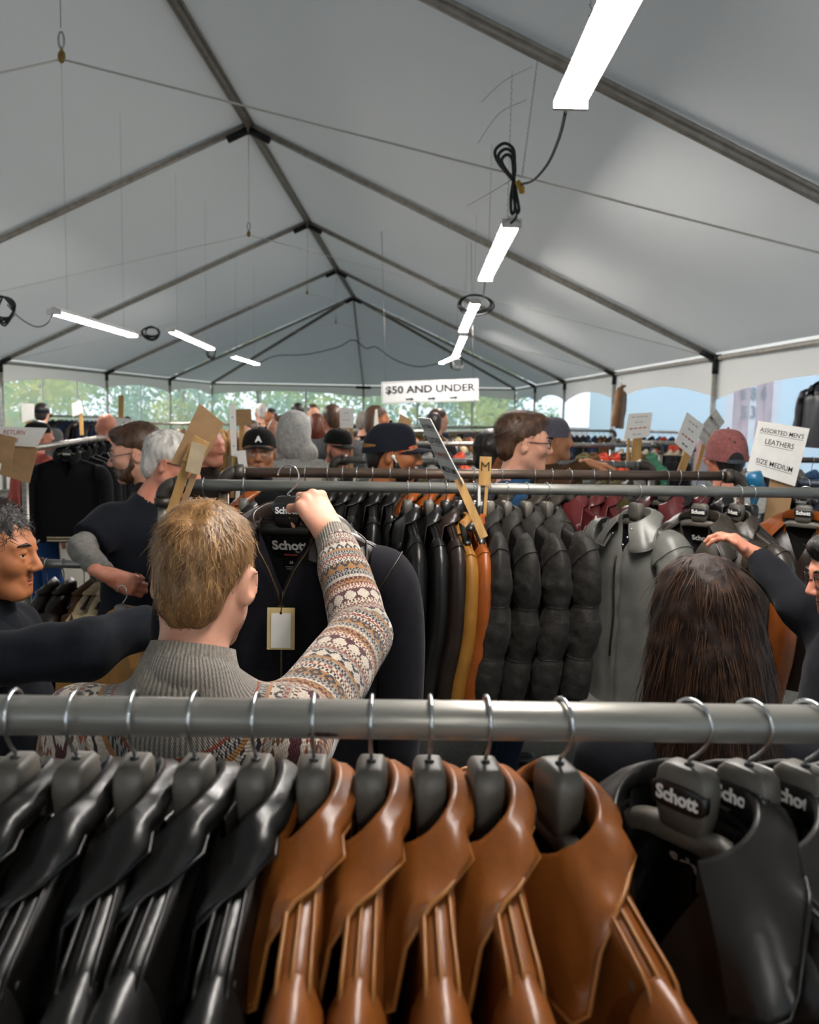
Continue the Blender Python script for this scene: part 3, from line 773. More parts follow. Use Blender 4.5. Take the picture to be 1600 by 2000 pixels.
row2 = [(366, 90, J_blk[0], 0, 'black leather jacket at the left end of the middle rail, just inside the elbow'),
        (398, 92, J_blk[1], 0, 'black leather jacket behind the blond head, second on the middle rail'),
        (476, 95, J_blk[0], 0, 'black leather jacket half hidden by the held jacket on the middle rail'),
        (796, 99, J_blk[0], 0, 'black leather jacket just right of the raised sleeve on the middle rail'),
        (838, 99, J_blk[1], 0, 'black leather jacket left of the dark brown one on the middle rail'),
        (871, 99, J_dbr, 0, 'dark brown leather jacket on the middle rail beside the mustard jacket'),
        (897, 98, J_must, -.03, 'mustard yellow jacket squeezed between dark brown and orange jackets'),
        (925, 97, J_org, -.025, 'bright orange leather jacket on the middle rail under the tilted sign'),
        (958, 94, J_puf[0], 0, 'leftmost of the four black puffer jackets'),
        (990, 103, J_puf[1], 0, 'second from left of the four black puffer jackets'),
        (1028, 110, J_puf[0], 0, 'third from left of the four black puffer jackets'),
        (1068, 117, J_puf[1], 0, 'rightmost of the four black puffer jackets, beside the silver one'),
        (1245, 118, J_silv, -.005, 'silver grey quilted leather jacket on the middle rail'),
        (1370, 140, J_fr, -.01, 'dark olive leather jacket spread open by the reaching hand'),
        (1442, 112, J_oliv[0], -.01, 'olive leather jacket hung right behind the reaching hand'),
        (1470, 100, J_oliv[1], -.085, 'tan orange leather jacket slipping off a bare black hanger'),
        (1574, 150, J_tan, -.01, 'dark jacket with a wide tan collar at the right end of the middle rail')]
for i, (u, a, J, dz, lab) in enumerate(row2):
    p = mid(u); tl = (0, R(rnd.uniform(-2, 2)))
    nm = 'puffer_jacket' if 'puffer' in lab else 'leather_jacket'
    jk = jacket(J, p + np.array([0, 0, dz]), R(a), lab, g2, tl, name=nm, scale=.88 if J is J_silv else 1.0)
    pl = u in (1370, 1442, 1574)
    hanger(p, R(a), 'hanger in the ' + lab.split(',')[0].replace(' on the middle rail', '').replace(' just right', ' right').replace(' of the middle rail', '').replace(' slipping off a bare black hanger', ' slipping low'), gh2, HANGK if u in (366, 1470, 897, 925, 871) else HANG, tl, plate=pl)
    if u == 1370:
        brand_label(jk, -.030, -.112, .085, .05, .030)
    if u == 1245:
        mb = MB(); mb.tube([(.006*math.sin(k*.9), .102 - .0*k, -.2 - .05*k) for k in range(10)], .005, 5); mb.build('zipper', M_joint, jk)
        for (x, z) in ((-.07, -.075), (-.045, -.115), (-.02, -.15), (.05, -.11)):
            MB().ball((x, .082, z), (.006, .004, .006), 8, 5).build('snap', M_hook, jk)

# bare black hanger pulled forward under the tilted sign
p = mid(940); hb = hanger(p, R(76), 'bare black hanger jutting forward between orange and puffer jackets', gh2, HANGK, (0, R(14)))

# the jacket the sweater man holds up
hp = at(563, 986, 2.06); hrz = R(176)
jh = jacket(J_held, hp, hrz, 'dark jacket with leather collar held up by the man in the sweater', 'jackets on the middle rail', name='wool_jacket')
hanger(hp, hrz, 'black hanger with a white logo gripped by the raised hand', gh2, HANGK, plate=True)
M_qlin = mat('brown_quilted_lining', '#3a2a26', rough=.5, var=.25, scale=50, bump=.3)
G = [[(x, -(.019 + .043*(lambda k: k*k*(3 - 2*k))(min(max(-z - .036, 0)/.66/.22, 1)))*(1 - abs(x)**2*9) + .0025, z) for x in np.linspace(-.072, .072, 13)] for z in np.linspace(-.040, -.19, 9)]
MB().grid(G, flip=True).build('quilted_lining', M_qlin, jh)
lb = brand_label(jh, -.0255, -.103, .092, .062, .034, -24)
link('lettering', text_mesh('N.Y.C.', .008, M_white, sx=1.5), lb, (-.028, .0014, -.013), (R(90), 0, R(180)))
MB().box((0, .0014, -.021), (.032, .0008, .004)).build('print_line', M_red, lb, False)
lb = brand_label(jh, -.0415, -.150, .042, .034, 0, -14, name='size_label')
link('lettering', text_mesh('38', .010, M_white), lb, (0, .0014, .008), (R(90), 0, R(180)))
for k_ in range(3): MB().box((0, .0014, -.003 - .0055*k_), (.030 - .005*k_, .0008, .0022)).build('print_line', M_grey, lb, False)
Pz = [(.075, .034, -.06), (.055, .056, -.10), (.03, .064, -.14), (.008, .067, -.19), (.0, .067, -.225)]
for s in (-1, 1): MB().tube([(s*p[0], p[1] + .004, p[2]) for p in Pz], .0024, 6).build('zipper_teeth', M_bronze, jh)
MB().tube([(0, .066, -.22), (0, .066, -.62)], .0024, 6).build('zipper_teeth', M_bronze, jh)
mb = MB(); mb.box((0, .073, -.235), (.012, .006, .03)); mb.box((0, .074, -.268), (.017, .004, .045)); mb.ball((0, .0765, -.278), (.005, .003, .005), 8, 5); mb.build('zipper_pull', M_bronze, jh, False)
tg = empty('price_tag', hp + np.array([-.003, -.085, -.272]), (R(-4), 0, R(3)), 'cream price tag with white paper hanging from the held jacket', 'tag')
M_tag = mat('cream_card', '#c2ac78', rough=.7, var=.08); M_paper = mat('white_paper', '#dcdad4', rough=.75, var=.04)
MB().box((0, 0, 0), (.062, .003, .095)).build('card', M_tag, tg, False); MB().box((0, -.0025, -.004), (.044, .002, .078)).build('paper_slip', M_paper, tg, False)
MB().tube([(0, -.003, .035), (.002, .0, .07), (.003, .004, .085)], .0012, 5).build('string', M_cord, tg); MB().tube([(0, -.005, .036), (0, .003, .036)], .003, 8).build('eyelet', M_ink, tg)

# third rail
g3 = 'jackets on the brown iron rail'; gh3 = 'hangers on the brown iron rail'
row3 = [(480, J_oliv[1], 'orange tan jacket at the left end of the brown iron rail'),
        (569, J_blk[0], 'black jacket behind the held hanger on the brown iron rail'),
        (597, J_blk[1], 'black jacket behind the raised fist on the brown iron rail'),
        (640, J_blk[0], 'first black leather jacket right of the raised hand on the brown iron rail'),
        (670, J_blk[1], 'second black leather jacket right of the raised hand on the brown iron rail'),
        (698, J_blk[0], 'third black leather jacket right of the raised hand on the brown iron rail'),
        (728, J_blk[1], 'fourth black leather jacket right of the raised hand on the brown iron rail'),
        (762, J_blk[0], 'black leather jacket next to the orange collars on the brown iron rail'),
        (800, J_org, 'leftmost orange jacket collar showing below the brown iron rail'),
        (833, J_org, 'middle orange jacket collar showing below the brown iron rail'),
        (868, J_org, 'rightmost orange jacket collar showing below the brown iron rail'),
        (925, J_dbr, 'dark brown jacket behind the wooden stake on the brown iron rail'),
        (980, J_oliv[0], 'olive leather jacket behind the first puffer on the brown iron rail'),
        (1045, J_oliv[0], 'olive leather jacket left of the blue denim on the brown iron rail'),
        (1078, J_oliv[0], 'olive leather jacket in front of the blue denim on the brown iron rail'),
        (1112, J_burg[0], 'leftmost burgundy leather jacket, beside the puffers'),
        (1160, J_burg[1], 'burgundy leather jacket left of the silver collar'),
        (1190, J_burg[1], 'burgundy leather jacket partly behind the silver collar'),
        (1300, J_burg[0], 'burgundy leather jacket right of the silver jacket'),
        (1328, J_blk[1], 'black jacket between burgundy ones on the brown iron rail'),
        (1362, J_burg[1], 'rightmost burgundy leather jacket, above the spread olive jacket'),
        (1409, J_blk[0], 'black jacket at the right end of the brown iron rail')]
for u, J, lab in row3:
    p = thr(u); a = R(rnd.uniform(84, 96)) if u not in (1112, 1300) else R(118)
    jacket(J, p, a, lab, g3); hanger(p, a, 'hanger in the ' + lab.replace(' on the brown iron rail', '').replace(' showing below the brown iron rail', '').replace(' leather', ''), gh3, HANG, detail=False)

# slanting left rack with striped wool jackets
J_var = jacket_meshes(M_wool, Ms=M_wool, seed=60, T=.075, b=.05, leaf=1.1, collar='stand', cw=1.15, stripes=M_cream, seams=False, wr=.8, L=.66)
J_var2 = jacket_meshes(M_wool, seed=61, T=.05, b=.04, collar='stand', stripes=M_cream, seams=False, wr=.8, L=.66)
vang = math.atan2(VD[1], VD[0])
for i, (t, a) in enumerate([(.38, 8), (.54, -6), (.64, -14), (.78, -20), (.9, -26)]):
    q = v0 + (v1 - v0)*t; p = np.array([q[0], q[1], ZRAIL - RAILUP])
    # front towards the near end of the rail
    rz = vang + R(90) + R(a)
    w_ = ['nearest', 'second', 'third', 'fourth', 'farthest'][i]
    jacket(J_var if i < 2 else J_var2, p, rz, w_ + ' black wool jacket with cream striped trim on the slanting rack', 'striped wool jackets on the slanting rack', name='wool_jacket')
    hanger(p, rz, 'black hanger in the ' + w_ + ' striped wool jacket', 'hangers on the slanting rack', HANGK, plate=i < 3)
# ------------------------------------------------------------------ smooth implicit surfaces for bodies and clothes
def smin(a, b, k):
    h = np.maximum(k - np.abs(a - b), 0)/k
    return np.minimum(a, b) - h*h*k*.25
class SDF:
    def __init__(s): s.ops = []
    def ell(s, c, r, k=.02, M=None, sub=False): s.ops.append(('e', np.asarray(c, float), np.asarray(r, float), k, M, sub)); return s
    def cone(s, a, b, ra, rb, k=.02, sub=False, flat=None): s.ops.append(('c', np.asarray(a, float), np.asarray(b, float), ra, rb, k, sub, flat)); return s
    def cut(s, p, n, rad): s.ops.append(('p', np.asarray(p, float), np.asarray(n, float)/np.linalg.norm(n), rad)); return s
    def xf(s, M, t):
        """transform every operation so far"""
        M = np.asarray(M, float); t = np.asarray(t, float); o2 = []
        for o in s.ops:
            if o[0] == 'e': o2.append(('e', M @ o[1] + t, o[2], o[3], (M if o[4] is None else M @ o[4])/abs(np.linalg.det(M))**(1/3), o[5]))
            elif o[0] == 'c': o2.append(('c', M @ o[1] + t, M @ o[2] + t) + o[3:])
            else: o2.append(('p', M @ o[1] + t, M @ o[2], o[3]))
        s.ops = o2; return s
    def ext(s, o): s.ops += o.ops; return s
    def mesh(s, h, fine=()):
        """fine: list of (centre, halfsize, step) boxes where the grid is finer"""
        lo = np.full(3, 1e9); hi = -lo
        for o in s.ops:
            if o[0] == 'e' and not o[5]: r = max(o[2]); lo = np.minimum(lo, o[1]-r); hi = np.maximum(hi, o[1]+r)
            elif o[0] == 'c' and not o[6]:
                for p, r in ((o[1], o[3]), (o[2], o[4])): lo = np.minimum(lo, p-r); hi = np.maximum(hi, p+r)
        lo -= .03; hi += .03; ax = []
        for d in range(3):
            c = [lo[d]]
            while c[-1] < hi[d]:
                st = h
                for fc, fs, fh in fine:
                    if abs(c[-1] + h*.5 - fc[d]) < fs + h: st = min(st, fh)
                c.append(c[-1] + st)
            ax.append(np.array(c, np.float32))
        D = np.full([len(a) for a in ax], 1.0, np.float32)
        def box(l, u):
            i = [max(np.searchsorted(ax[d], l[d]) - 1, 0) for d in range(3)]; j = [min(np.searchsorted(ax[d], u[d]) + 1, len(ax[d])) for d in range(3)]
            sl = tuple(slice(i[d], j[d]) for d in range(3))
            return sl, ax[0][sl[0]][:, None, None], ax[1][sl[1]][None, :, None], ax[2][sl[2]][None, None, :]
        for o in s.ops:
            if o[0] == 'e':
                _, c, r, k, M, sub = o; m_ = max(r) + k + 3*h
                sl, X, Y_, Z = box(c - m_, c + m_); X, Y_, Z = X - c[0], Y_ - c[1], Z - c[2]
                if M is not None: X, Y_, Z = M[0][0]*X + M[1][0]*Y_ + M[2][0]*Z, M[0][1]*X + M[1][1]*Y_ + M[2][1]*Z, M[0][2]*X + M[1][2]*Y_ + M[2][2]*Z
                q = np.sqrt((X/r[0])**2 + (Y_/r[1])**2 + (Z/r[2])**2); g = np.sqrt((X/r[0]**2)**2 + (Y_/r[1]**2)**2 + (Z/r[2]**2)**2) + 1e-6
                f = q*(q - 1)/g
            elif o[0] == 'c':
                _, a, b, ra, rb, k, sub, flat = o; m_ = max(ra, rb) + k + 3*h
                sl, X, Y_, Z = box(np.minimum(a, b) - m_, np.maximum(a, b) + m_)
                ab = b - a; L2 = ab @ ab + 1e-9
                t = np.clip(((X - a[0])*ab[0] + (Y_ - a[1])*ab[1] + (Z - a[2])*ab[2])/L2, 0, 1)
                dx, dy, dz = X - a[0] - t*ab[0], Y_ - a[1] - t*ab[1], Z - a[2] - t*ab[2]
                if flat is not None:      # (axis vector, factor): squash across an axis
                    n, fk = flat; dn = dx*n[0] + dy*n[1] + dz*n[2]; dx, dy, dz = dx + (fk-1)*dn*n[0], dy + (fk-1)*dn*n[1], dz + (fk-1)*dn*n[2]
                f = np.sqrt(dx*dx + dy*dy + dz*dz) - (ra + (rb - ra)*t)
            else:
                _, p, n, rad = o; sl, X, Y_, Z = box(p - rad, p + rad)
                f = np.maximum(-((X - p[0])*n[0] + (Y_ - p[1])*n[1] + (Z - p[2])*n[2]), np.sqrt((X-p[0])**2 + (Y_-p[1])**2 + (Z-p[2])**2) - rad)
                D[sl] = np.maximum(D[sl], -f); continue
            if sub: D[sl] = -smin(-D[sl], f, k)
            else: D[sl] = smin(D[sl], f, k)
        D[0] = D[-1] = 1; D[:, 0] = D[:, -1] = 1; D[:, :, 0] = D[:, :, -1] = 1
        return nets(D, ax)
def nets(D, ax):
    S = D < 0
    c = S[:-1, :-1, :-1].astype(np.int8); n = [x - 1 for x in D.shape]
    for i, j, k in [(i, j, k) for i in (0, 1) for j in (0, 1) for k in (0, 1)][1:]:
        c = c + S[i:i+n[0], j:j+n[1], k:k+n[2]]
    I, J, K = np.nonzero((c > 0) & (c < 8))
    idx = np.full(n, -1, np.int32); idx[I, J, K] = np.arange(len(I))
    acc = np.zeros((len(I), 3)); cnt = np.zeros(len(I))
    co = [(i, j, k) for i in (0, 1) for j in (0, 1) for k in (0, 1)]
    for a in co:
        for d in range(3):
            if a[d]: continue
            b = list(a); b[d] = 1
            va = D[I+a[0], J+a[1], K+a[2]]; vb = D[I+b[0], J+b[1], K+b[2]]
            mk = (va < 0) != (vb < 0); t = np.where(mk, va/(va - vb + 1e-12), 0)
            P = np.stack([ax[0][I+a[0]], ax[1][J+a[1]], ax[2][K+a[2]]], 1).astype(float)
            Q = (ax[0][I+b[0]], ax[1][J+b[1]], ax[2][K+b[2]])[d]
            P[:, d] += t*(Q - P[:, d])
            acc += P*mk[:, None]; cnt += mk
    V = acc/np.maximum(cnt, 1)[:, None]; F = []
    for d in range(3):
        sl0 = [slice(1, -1)]*3; sl1 = [slice(1, -1)]*3
        sl0[d] = slice(0, -1); sl1[d] = slice(1, None)
        A, B = S[tuple(sl0)], S[tuple(sl1)]
        for flip, mk in ((False, A & ~B), (True, ~A & B)):
            P = np.argwhere(mk)
            if not len(P): continue
            off = np.array([1, 1, 1]); off[d] = 0; P = P + off
            e1, e2 = [e for e in range(3) if e != d]
            q = []
            for o1, o2 in ((-1, -1), (0, -1), (0, 0), (-1, 0)):
                R_ = P.copy(); R_[:, e1] += o1; R_[:, e2] += o2; q.append(idx[R_[:, 0], R_[:, 1], R_[:, 2]])
            q = np.stack(q, 1)
            if flip ^ (d == 1): q = q[:, ::-1]
            F.append(q)
    F = np.vstack(F); F = F[(F >= 0).all(1)]
    return V, F
def vnormals(V, F):
    a, b, c = V[F[:, 0]], V[F[:, 1]], V[F[:, 2]]; n = np.cross(b - a, c - a); N = np.zeros_like(V)
    for i in range(4): np.add.at(N, F[:, i], n)
    return N/(np.linalg.norm(N, axis=1, keepdims=True) + 1e-12)
def relax(V, F, it=1, k=.5):
    E = np.vstack([F[:, [i, (i+1) % 4]] for i in range(4)])
    for _ in range(it):
        S = np.zeros_like(V); C = np.zeros(len(V))
        np.add.at(S, E[:, 0], V[E[:, 1]]); np.add.at(C, E[:, 0], 1)
        V = V*(1 - k) + k*S/np.maximum(C, 1)[:, None]
    return V
def npmesh(name, V, F, M):
    me = bpy.data.meshes.new(name); V = np.ascontiguousarray(V, np.float32); F = np.asarray(F)
    me.vertices.add(len(V)); me.vertices.foreach_set('co', V.ravel())
    k = F.shape[1]; me.loops.add(F.size); me.polygons.add(len(F))
    me.loops.foreach_set('vertex_index', F.astype(np.int32).ravel())
    me.polygons.foreach_set('loop_start', np.arange(0, F.size, k, dtype=np.int32))
    me.polygons.foreach_set('use_smooth', np.ones(len(F), bool))
    me.materials.append(M); me.update(calc_edges=True); me.validate()
    return me
def wrinkle(V, N, amp, sc, seed=0):
    d = np.array([mnoise.noise(Vector((p[0]*sc[0] + seed, p[1]*sc[1], p[2]*sc[2]))) for p in V])
    return V + N*(d*amp)[:, None]

# ------------------------------------------------------------------ people
def skin(name, c, c2): return mat(name, c, rough=.5, var=.1, var2=c2, scale=14, bump=.06, bscale=300, spec=.4, sss=.12, dist=.001)
SK = {'fair': skin('fair_skin', '#c98f74', '#d9a58c'), 'tan': skin('tan_skin', '#9a5c38', '#ad6f47'), 'brown': skin('brown_skin', '#83482a', '#95592f'), 'red': skin('ruddy_skin', '#c07a60', '#d29078'), 'olive': skin('olive_skin', '#a9704e', '#bd8560')}
def hairm(name, c, c2): return mat(name, c, rough=.45, var=.3, var2=c2, scale=60, stretch=(1, 1, .25), bump=.5, bscale=160, dist=.004)
HR = {'blond': hairm('dark_blond_hair', '#6b4a28', '#8f6a3f'), 'brown': hairm('brown_hair', '#3a2618', '#5a3e29'), 'black': hairm('black_hair', '#120e0c', '#241c18'), 'white': hairm('white_hair', '#b9b3ab', '#d8d4cd'),
      'grey': hairm('grey_stubble', '#7d756b', '#958c80'), 'red': hairm('auburn_hair', '#4a2015', '#6b3220')}
M_eye = mat('eye_white', '#d8d0c8', rough=.2, var=.03); M_iris = mat('dark_iris', '#1a110c', rough=.15)
M_frame = mat('black_frame', '#0f0f10', rough=.25); M_lip = mat('lip', '#8a4636', rough=.45)
def glassm():
    M = bpy.data.materials.new('spectacle_lens'); M.use_nodes = True; nt = M.node_tree; nt.nodes.remove(nt.nodes['Principled BSDF'])
    t = nd(nt, 'ShaderNodeBsdfTransparent'); t.inputs[0].default_value = (.95, .96, .97, 1); g = nd(nt, 'ShaderNodeBsdfGlossy'); g.inputs['Roughness'].default_value = .03
    mx = nd(nt, 'ShaderNodeMixShader'); mx.inputs[0].default_value = .12; nt.links.new(t.outputs[0], mx.inputs[1]); nt.links.new(g.outputs[0], mx.inputs[2]); nt.links.new(mx.outputs[0], nt.nodes['Material Output'].inputs[0]); return M
M_lens = glassm()
def head_sdf(ears=True, nose=1.0, jaw=1.0, detail=True):
    s = SDF()
    s.ell((0, -.014, .036), (.074, .096, .084), .03)
    s.ell((0, .026, -.034), (.057*jaw, .062, .074), .035)
    s.ell((0, .012, .0), (.066, .078, .075), .03)
    s.cone((-.012, .070, -.098), (.012, .070, -.098), .020*jaw, .020*jaw, .03)
    for x in (-1, 1):
        s.cone((x*.050*jaw, .0, -.055), (x*.022, .055, -.097), .020, .017, .03)
        s.ell((x*.042, .056, -.022), (.024, .024, .022), .025)
        s.cone((x*.010, .084, .026), (x*.046, .068, .026), .010, .009, .018)
    s.cone((0, .088, .014), (0, .112, -.028), .0085*nose, .0115*nose, .014)
    for x in (-1, 1):
        s.ell((x*.012, .102, -.034), (.0085*nose, .011, .008), .008)
        if detail: s.ell((x*.033, .096, .004), (.019, .018, .012), .014, sub=True)
    if detail:
        s.cone((-.019, .083, -.0635), (.019, .083, -.0635), .0065, .0065, .010); s.cone((-.016, .082, -.0755), (.016, .082, -.0755), .0075, .0075, .009)
        s.cone((-.022, .0925, -.0695), (.022, .0925, -.0695), .002, .002, .005, sub=True)
        for x in (-1, 1):
            s.cone((x*.016, .083, .006), (x*.033, .0865, .0125), .0045, .0052, .006); s.cone((x*.033, .0865, .0125), (x*.049, .074, .007), .0052, .0045, .006)
            s.cone((x*.017, .083, .0), (x*.033, .0855, -.0055), .004, .0045, .006); s.cone((x*.033, .0855, -.0055), (x*.048, .074, .001), .0045, .004, .006)
    for x in (-1, 1):
        M = rotz(x*-.55) @ rotx(-.2)
        s.ell((x*.080, -.014, -.008), (.0075, .020, .033), .006, M)
        if detail: s.ell((x*.087, -.010, -.004), (.005, .010, .018), .006, M, sub=True)
    s.cone((0, -.022, -.05), (0, -.045, -.19), .053, .058, .035)
    return s
def hand_sdf(curl=(.5, .5, .5, .5), thumb=(.6, .3), spread=.05, mirror=1, size=1.0, base=(.3, .3, .3, .3), tk=None):
    """wrist at origin, fingers +Y, back of the hand +Z, thumb on +X*mirror"""
    s = SDF(); kn = [(.028, .088, .0), (.009, .094, .003), (-.010, .090, .001), (-.027, .080, -.004)]; ln = [(.044, .027, .022), (.049, .031, .023), (.045, .029, .022), (.035, .022, .020)]
    s.cone((0, -.05, 0), (0, .01, 0), .029, .029, .02, flat=((0, 0, 1), 1.25))
    for i, kp in enumerate(kn):
        s.cone((kp[0]*.55, .012, -.002), kp, .0175, .0115, .012); s.ell((kp[0], kp[1], kp[2] + .003), (.0105, .0115, .0110), .005)
        p = np.array(kp, float); a = base[i]; az = (kp[0]/.028)*spread
        for j, L in enumerate(ln[i]):
            d = np.array([math.sin(az)*math.cos(a), math.cos(az)*math.cos(a), -math.sin(a)]); q = p + d*L
            r0 = (.0098, .0088, .0080)[j] * (.92 if i == 3 else 1); s.cone(p, q, r0, r0*.9, .006); p = q; a += curl[i]*(1.2 if j == 0 else .8)
    s.ell((.014, .035, -.008), (.02, .03, .014), .015)
    t = tk or [(.018, .018, -.006), (.044, .045, -.014), (.056, .076, -.018), (.060, .100, -.020)]
    for j in range(3): s.cone(t[j], t[j+1], (.0155, .0118, .0105)[j], (.0120, .0105, .0085)[j], .010)
    s.xf(np.diag([mirror*size, size, size]), (0, 0, 0))
    s.ops = [o[:3] + (o[3]*size, o[4]*size) + o[5:] if o[0] == 'c' else o[:2] + (o[2]*size,) + o[3:] for o in s.ops]
    return s
def hand_matrix(fdir, back):
    y = np.asarray(fdir, float); y /= np.linalg.norm(y); z = np.asarray(back, float); z = z - y*(z @ y); z /= np.linalg.norm(z)
    return np.stack([np.cross(y, z), y, z], 1)
def ribbons(name, roots, paths_fn, M, width, parent, seg=6):
    """thin tapering strands; paths_fn(i) -> (seg+1, 3) points, side vector"""
    V = []; F = []; o = 0
    for i in range(len(roots)):
        P, side = paths_fn(i)
        n = len(P); w_ = width*np.linspace(1, .25, n)[:, None]
        V.append(P - side*w_); V.append(P + side*w_)
        a = o + np.arange(n - 1); F.append(np.stack([a, a + 1, a + 1 + n, a + n], 1)); o += 2*n
    return link(name, npmesh(name, np.vstack(V), np.vstack(F), M), parent)

def specs(root, HM, hc, s, r=.021, M=M_frame, round_=False, thick=.0018):
    g = empty('spectacles'); g.parent = root
    def W(p): return HM @ (np.asarray(p, float)*s) + hc
    for x in (-1, 1):
        a = np.linspace(0, 2*math.pi, 21); e = .7 if not round_ else 1
        rim = [W((x*.033 + .024*math.copysign(abs(math.cos(t))**e, math.cos(t)), .101 - .006*abs(math.cos(t)), .002 + .018*math.copysign(abs(math.sin(t))**e, math.sin(t)))) for t in a]
        MB().tube(rim, thick*s, 6, False).build('rim', M, g)
        mb = MB(); c = np.mean(rim[:-1], 0); mb.add([c] + rim[:-1], [(0, i + 1, (i + 1) % 20 + 1) for i in range(20)]); mb.build('lens', M_lens, g)
        MB().tube([W((x*.057, .096, .006)), W((x*.073, .07, .006)), W((x*.080, -.01, .008)), W((x*.078, -.03, -.006))], thick*s, 6).build('temple_arm', M, g)
    MB().tube([W((-.010, .102, .006)), W((0, .107, .009)), W((.010, .102, .006))], thick*s, 6).build('bridge', M, g)

def strands(P, ho, n, length, flow, M, width, seg=5, lift=.004, jit=.4, seed=1, mask=None, name='hair_strands', grav=0.0, lenf=None):
    me = ho.data; V = np.empty(len(me.vertices)*3, np.float32); me.vertices.foreach_get('co', V); V = V.reshape(-1, 3).astype(float)
    N = np.empty(len(me.vertices)*3, np.float32); me.vertices.foreach_get('normal', N); N = N.reshape(-1, 3).astype(float)
    rg = np.random.default_rng(seed); HMi = P['HM'].T
    Lc = (HMi @ (V - P['hc']).T).T / P['s']
    pr = np.ones(len(V)) if mask is None else mask(Lc)
    ids = rg.choice(len(V), n, p=pr/pr.sum())
    p = V[ids] + rg.normal(0, .003, (n, 3)); nn = N[ids]; D = (P['HM'] @ flow(Lc[ids]).T).T
    D = D + rg.normal(0, jit, (n, 3))*np.linalg.norm(D, axis=1, keepdims=True)
    D -= nn*(D*nn).sum(1, keepdims=True); D /= np.linalg.norm(D, axis=1, keepdims=True) + 1e-9
    Ls = length*rg.uniform(.6, 1.25, n)*(1 if lenf is None else lenf(Lc[ids])); cur = rg.normal(0, 1, (n, 3))*.25; pts = [p - nn*.003]
    for k in range(seg):
        t = (k + 1)/seg; d = D + nn*(lift/length*2)*(1 - 1.6*t) + cur*t + np.array([0, 0, -grav*t]); d /= np.linalg.norm(d, axis=1, keepdims=True)
        pts.append(pts[-1] + d*(Ls/seg)[:, None])
    pts = np.stack(pts, 1); side = np.cross(D, nn); side /= np.linalg.norm(side, axis=1, keepdims=True) + 1e-9
    w_ = width*np.linspace(1, .2, seg + 1)[None, :, None]
    A, B = pts - side[:, None]*w_, pts + side[:, None]*w_; k = seg + 1
    VV = np.concatenate([A, B], 1).reshape(-1, 3); base = (np.arange(n)*2*k)[:, None] + np.arange(seg)[None]
    FF = np.stack([base, base + 1, base + 1 + k, base + k], -1).reshape(-1, 4)
    o = link(name, npmesh(name, VV, FF, M), P['root']); o['kind'] = 'stuff'
    return o

def rib_tube(name, path, rad, M, parent, ribs=44, amp=.0022, n=None):
    P_, T, N, B = frame_path(path); n = ribs*4; a = np.linspace(0, 2*math.pi, n, endpoint=False)
    rr = np.broadcast_to(np.asarray(rad, float), (len(P_),)); G = []
    for i in range(len(P_)):
        r_ = rr[i] + amp*np.cos(a*ribs); G.append(P_[i] + r_[:, None]*(np.cos(a)[:, None]*N[i] + np.sin(a)[:, None]*B[i]))
    G2 = [g for g in G]; mb = MB(); mb.loft(G2, caps=False); return mb.build(name, M, parent)

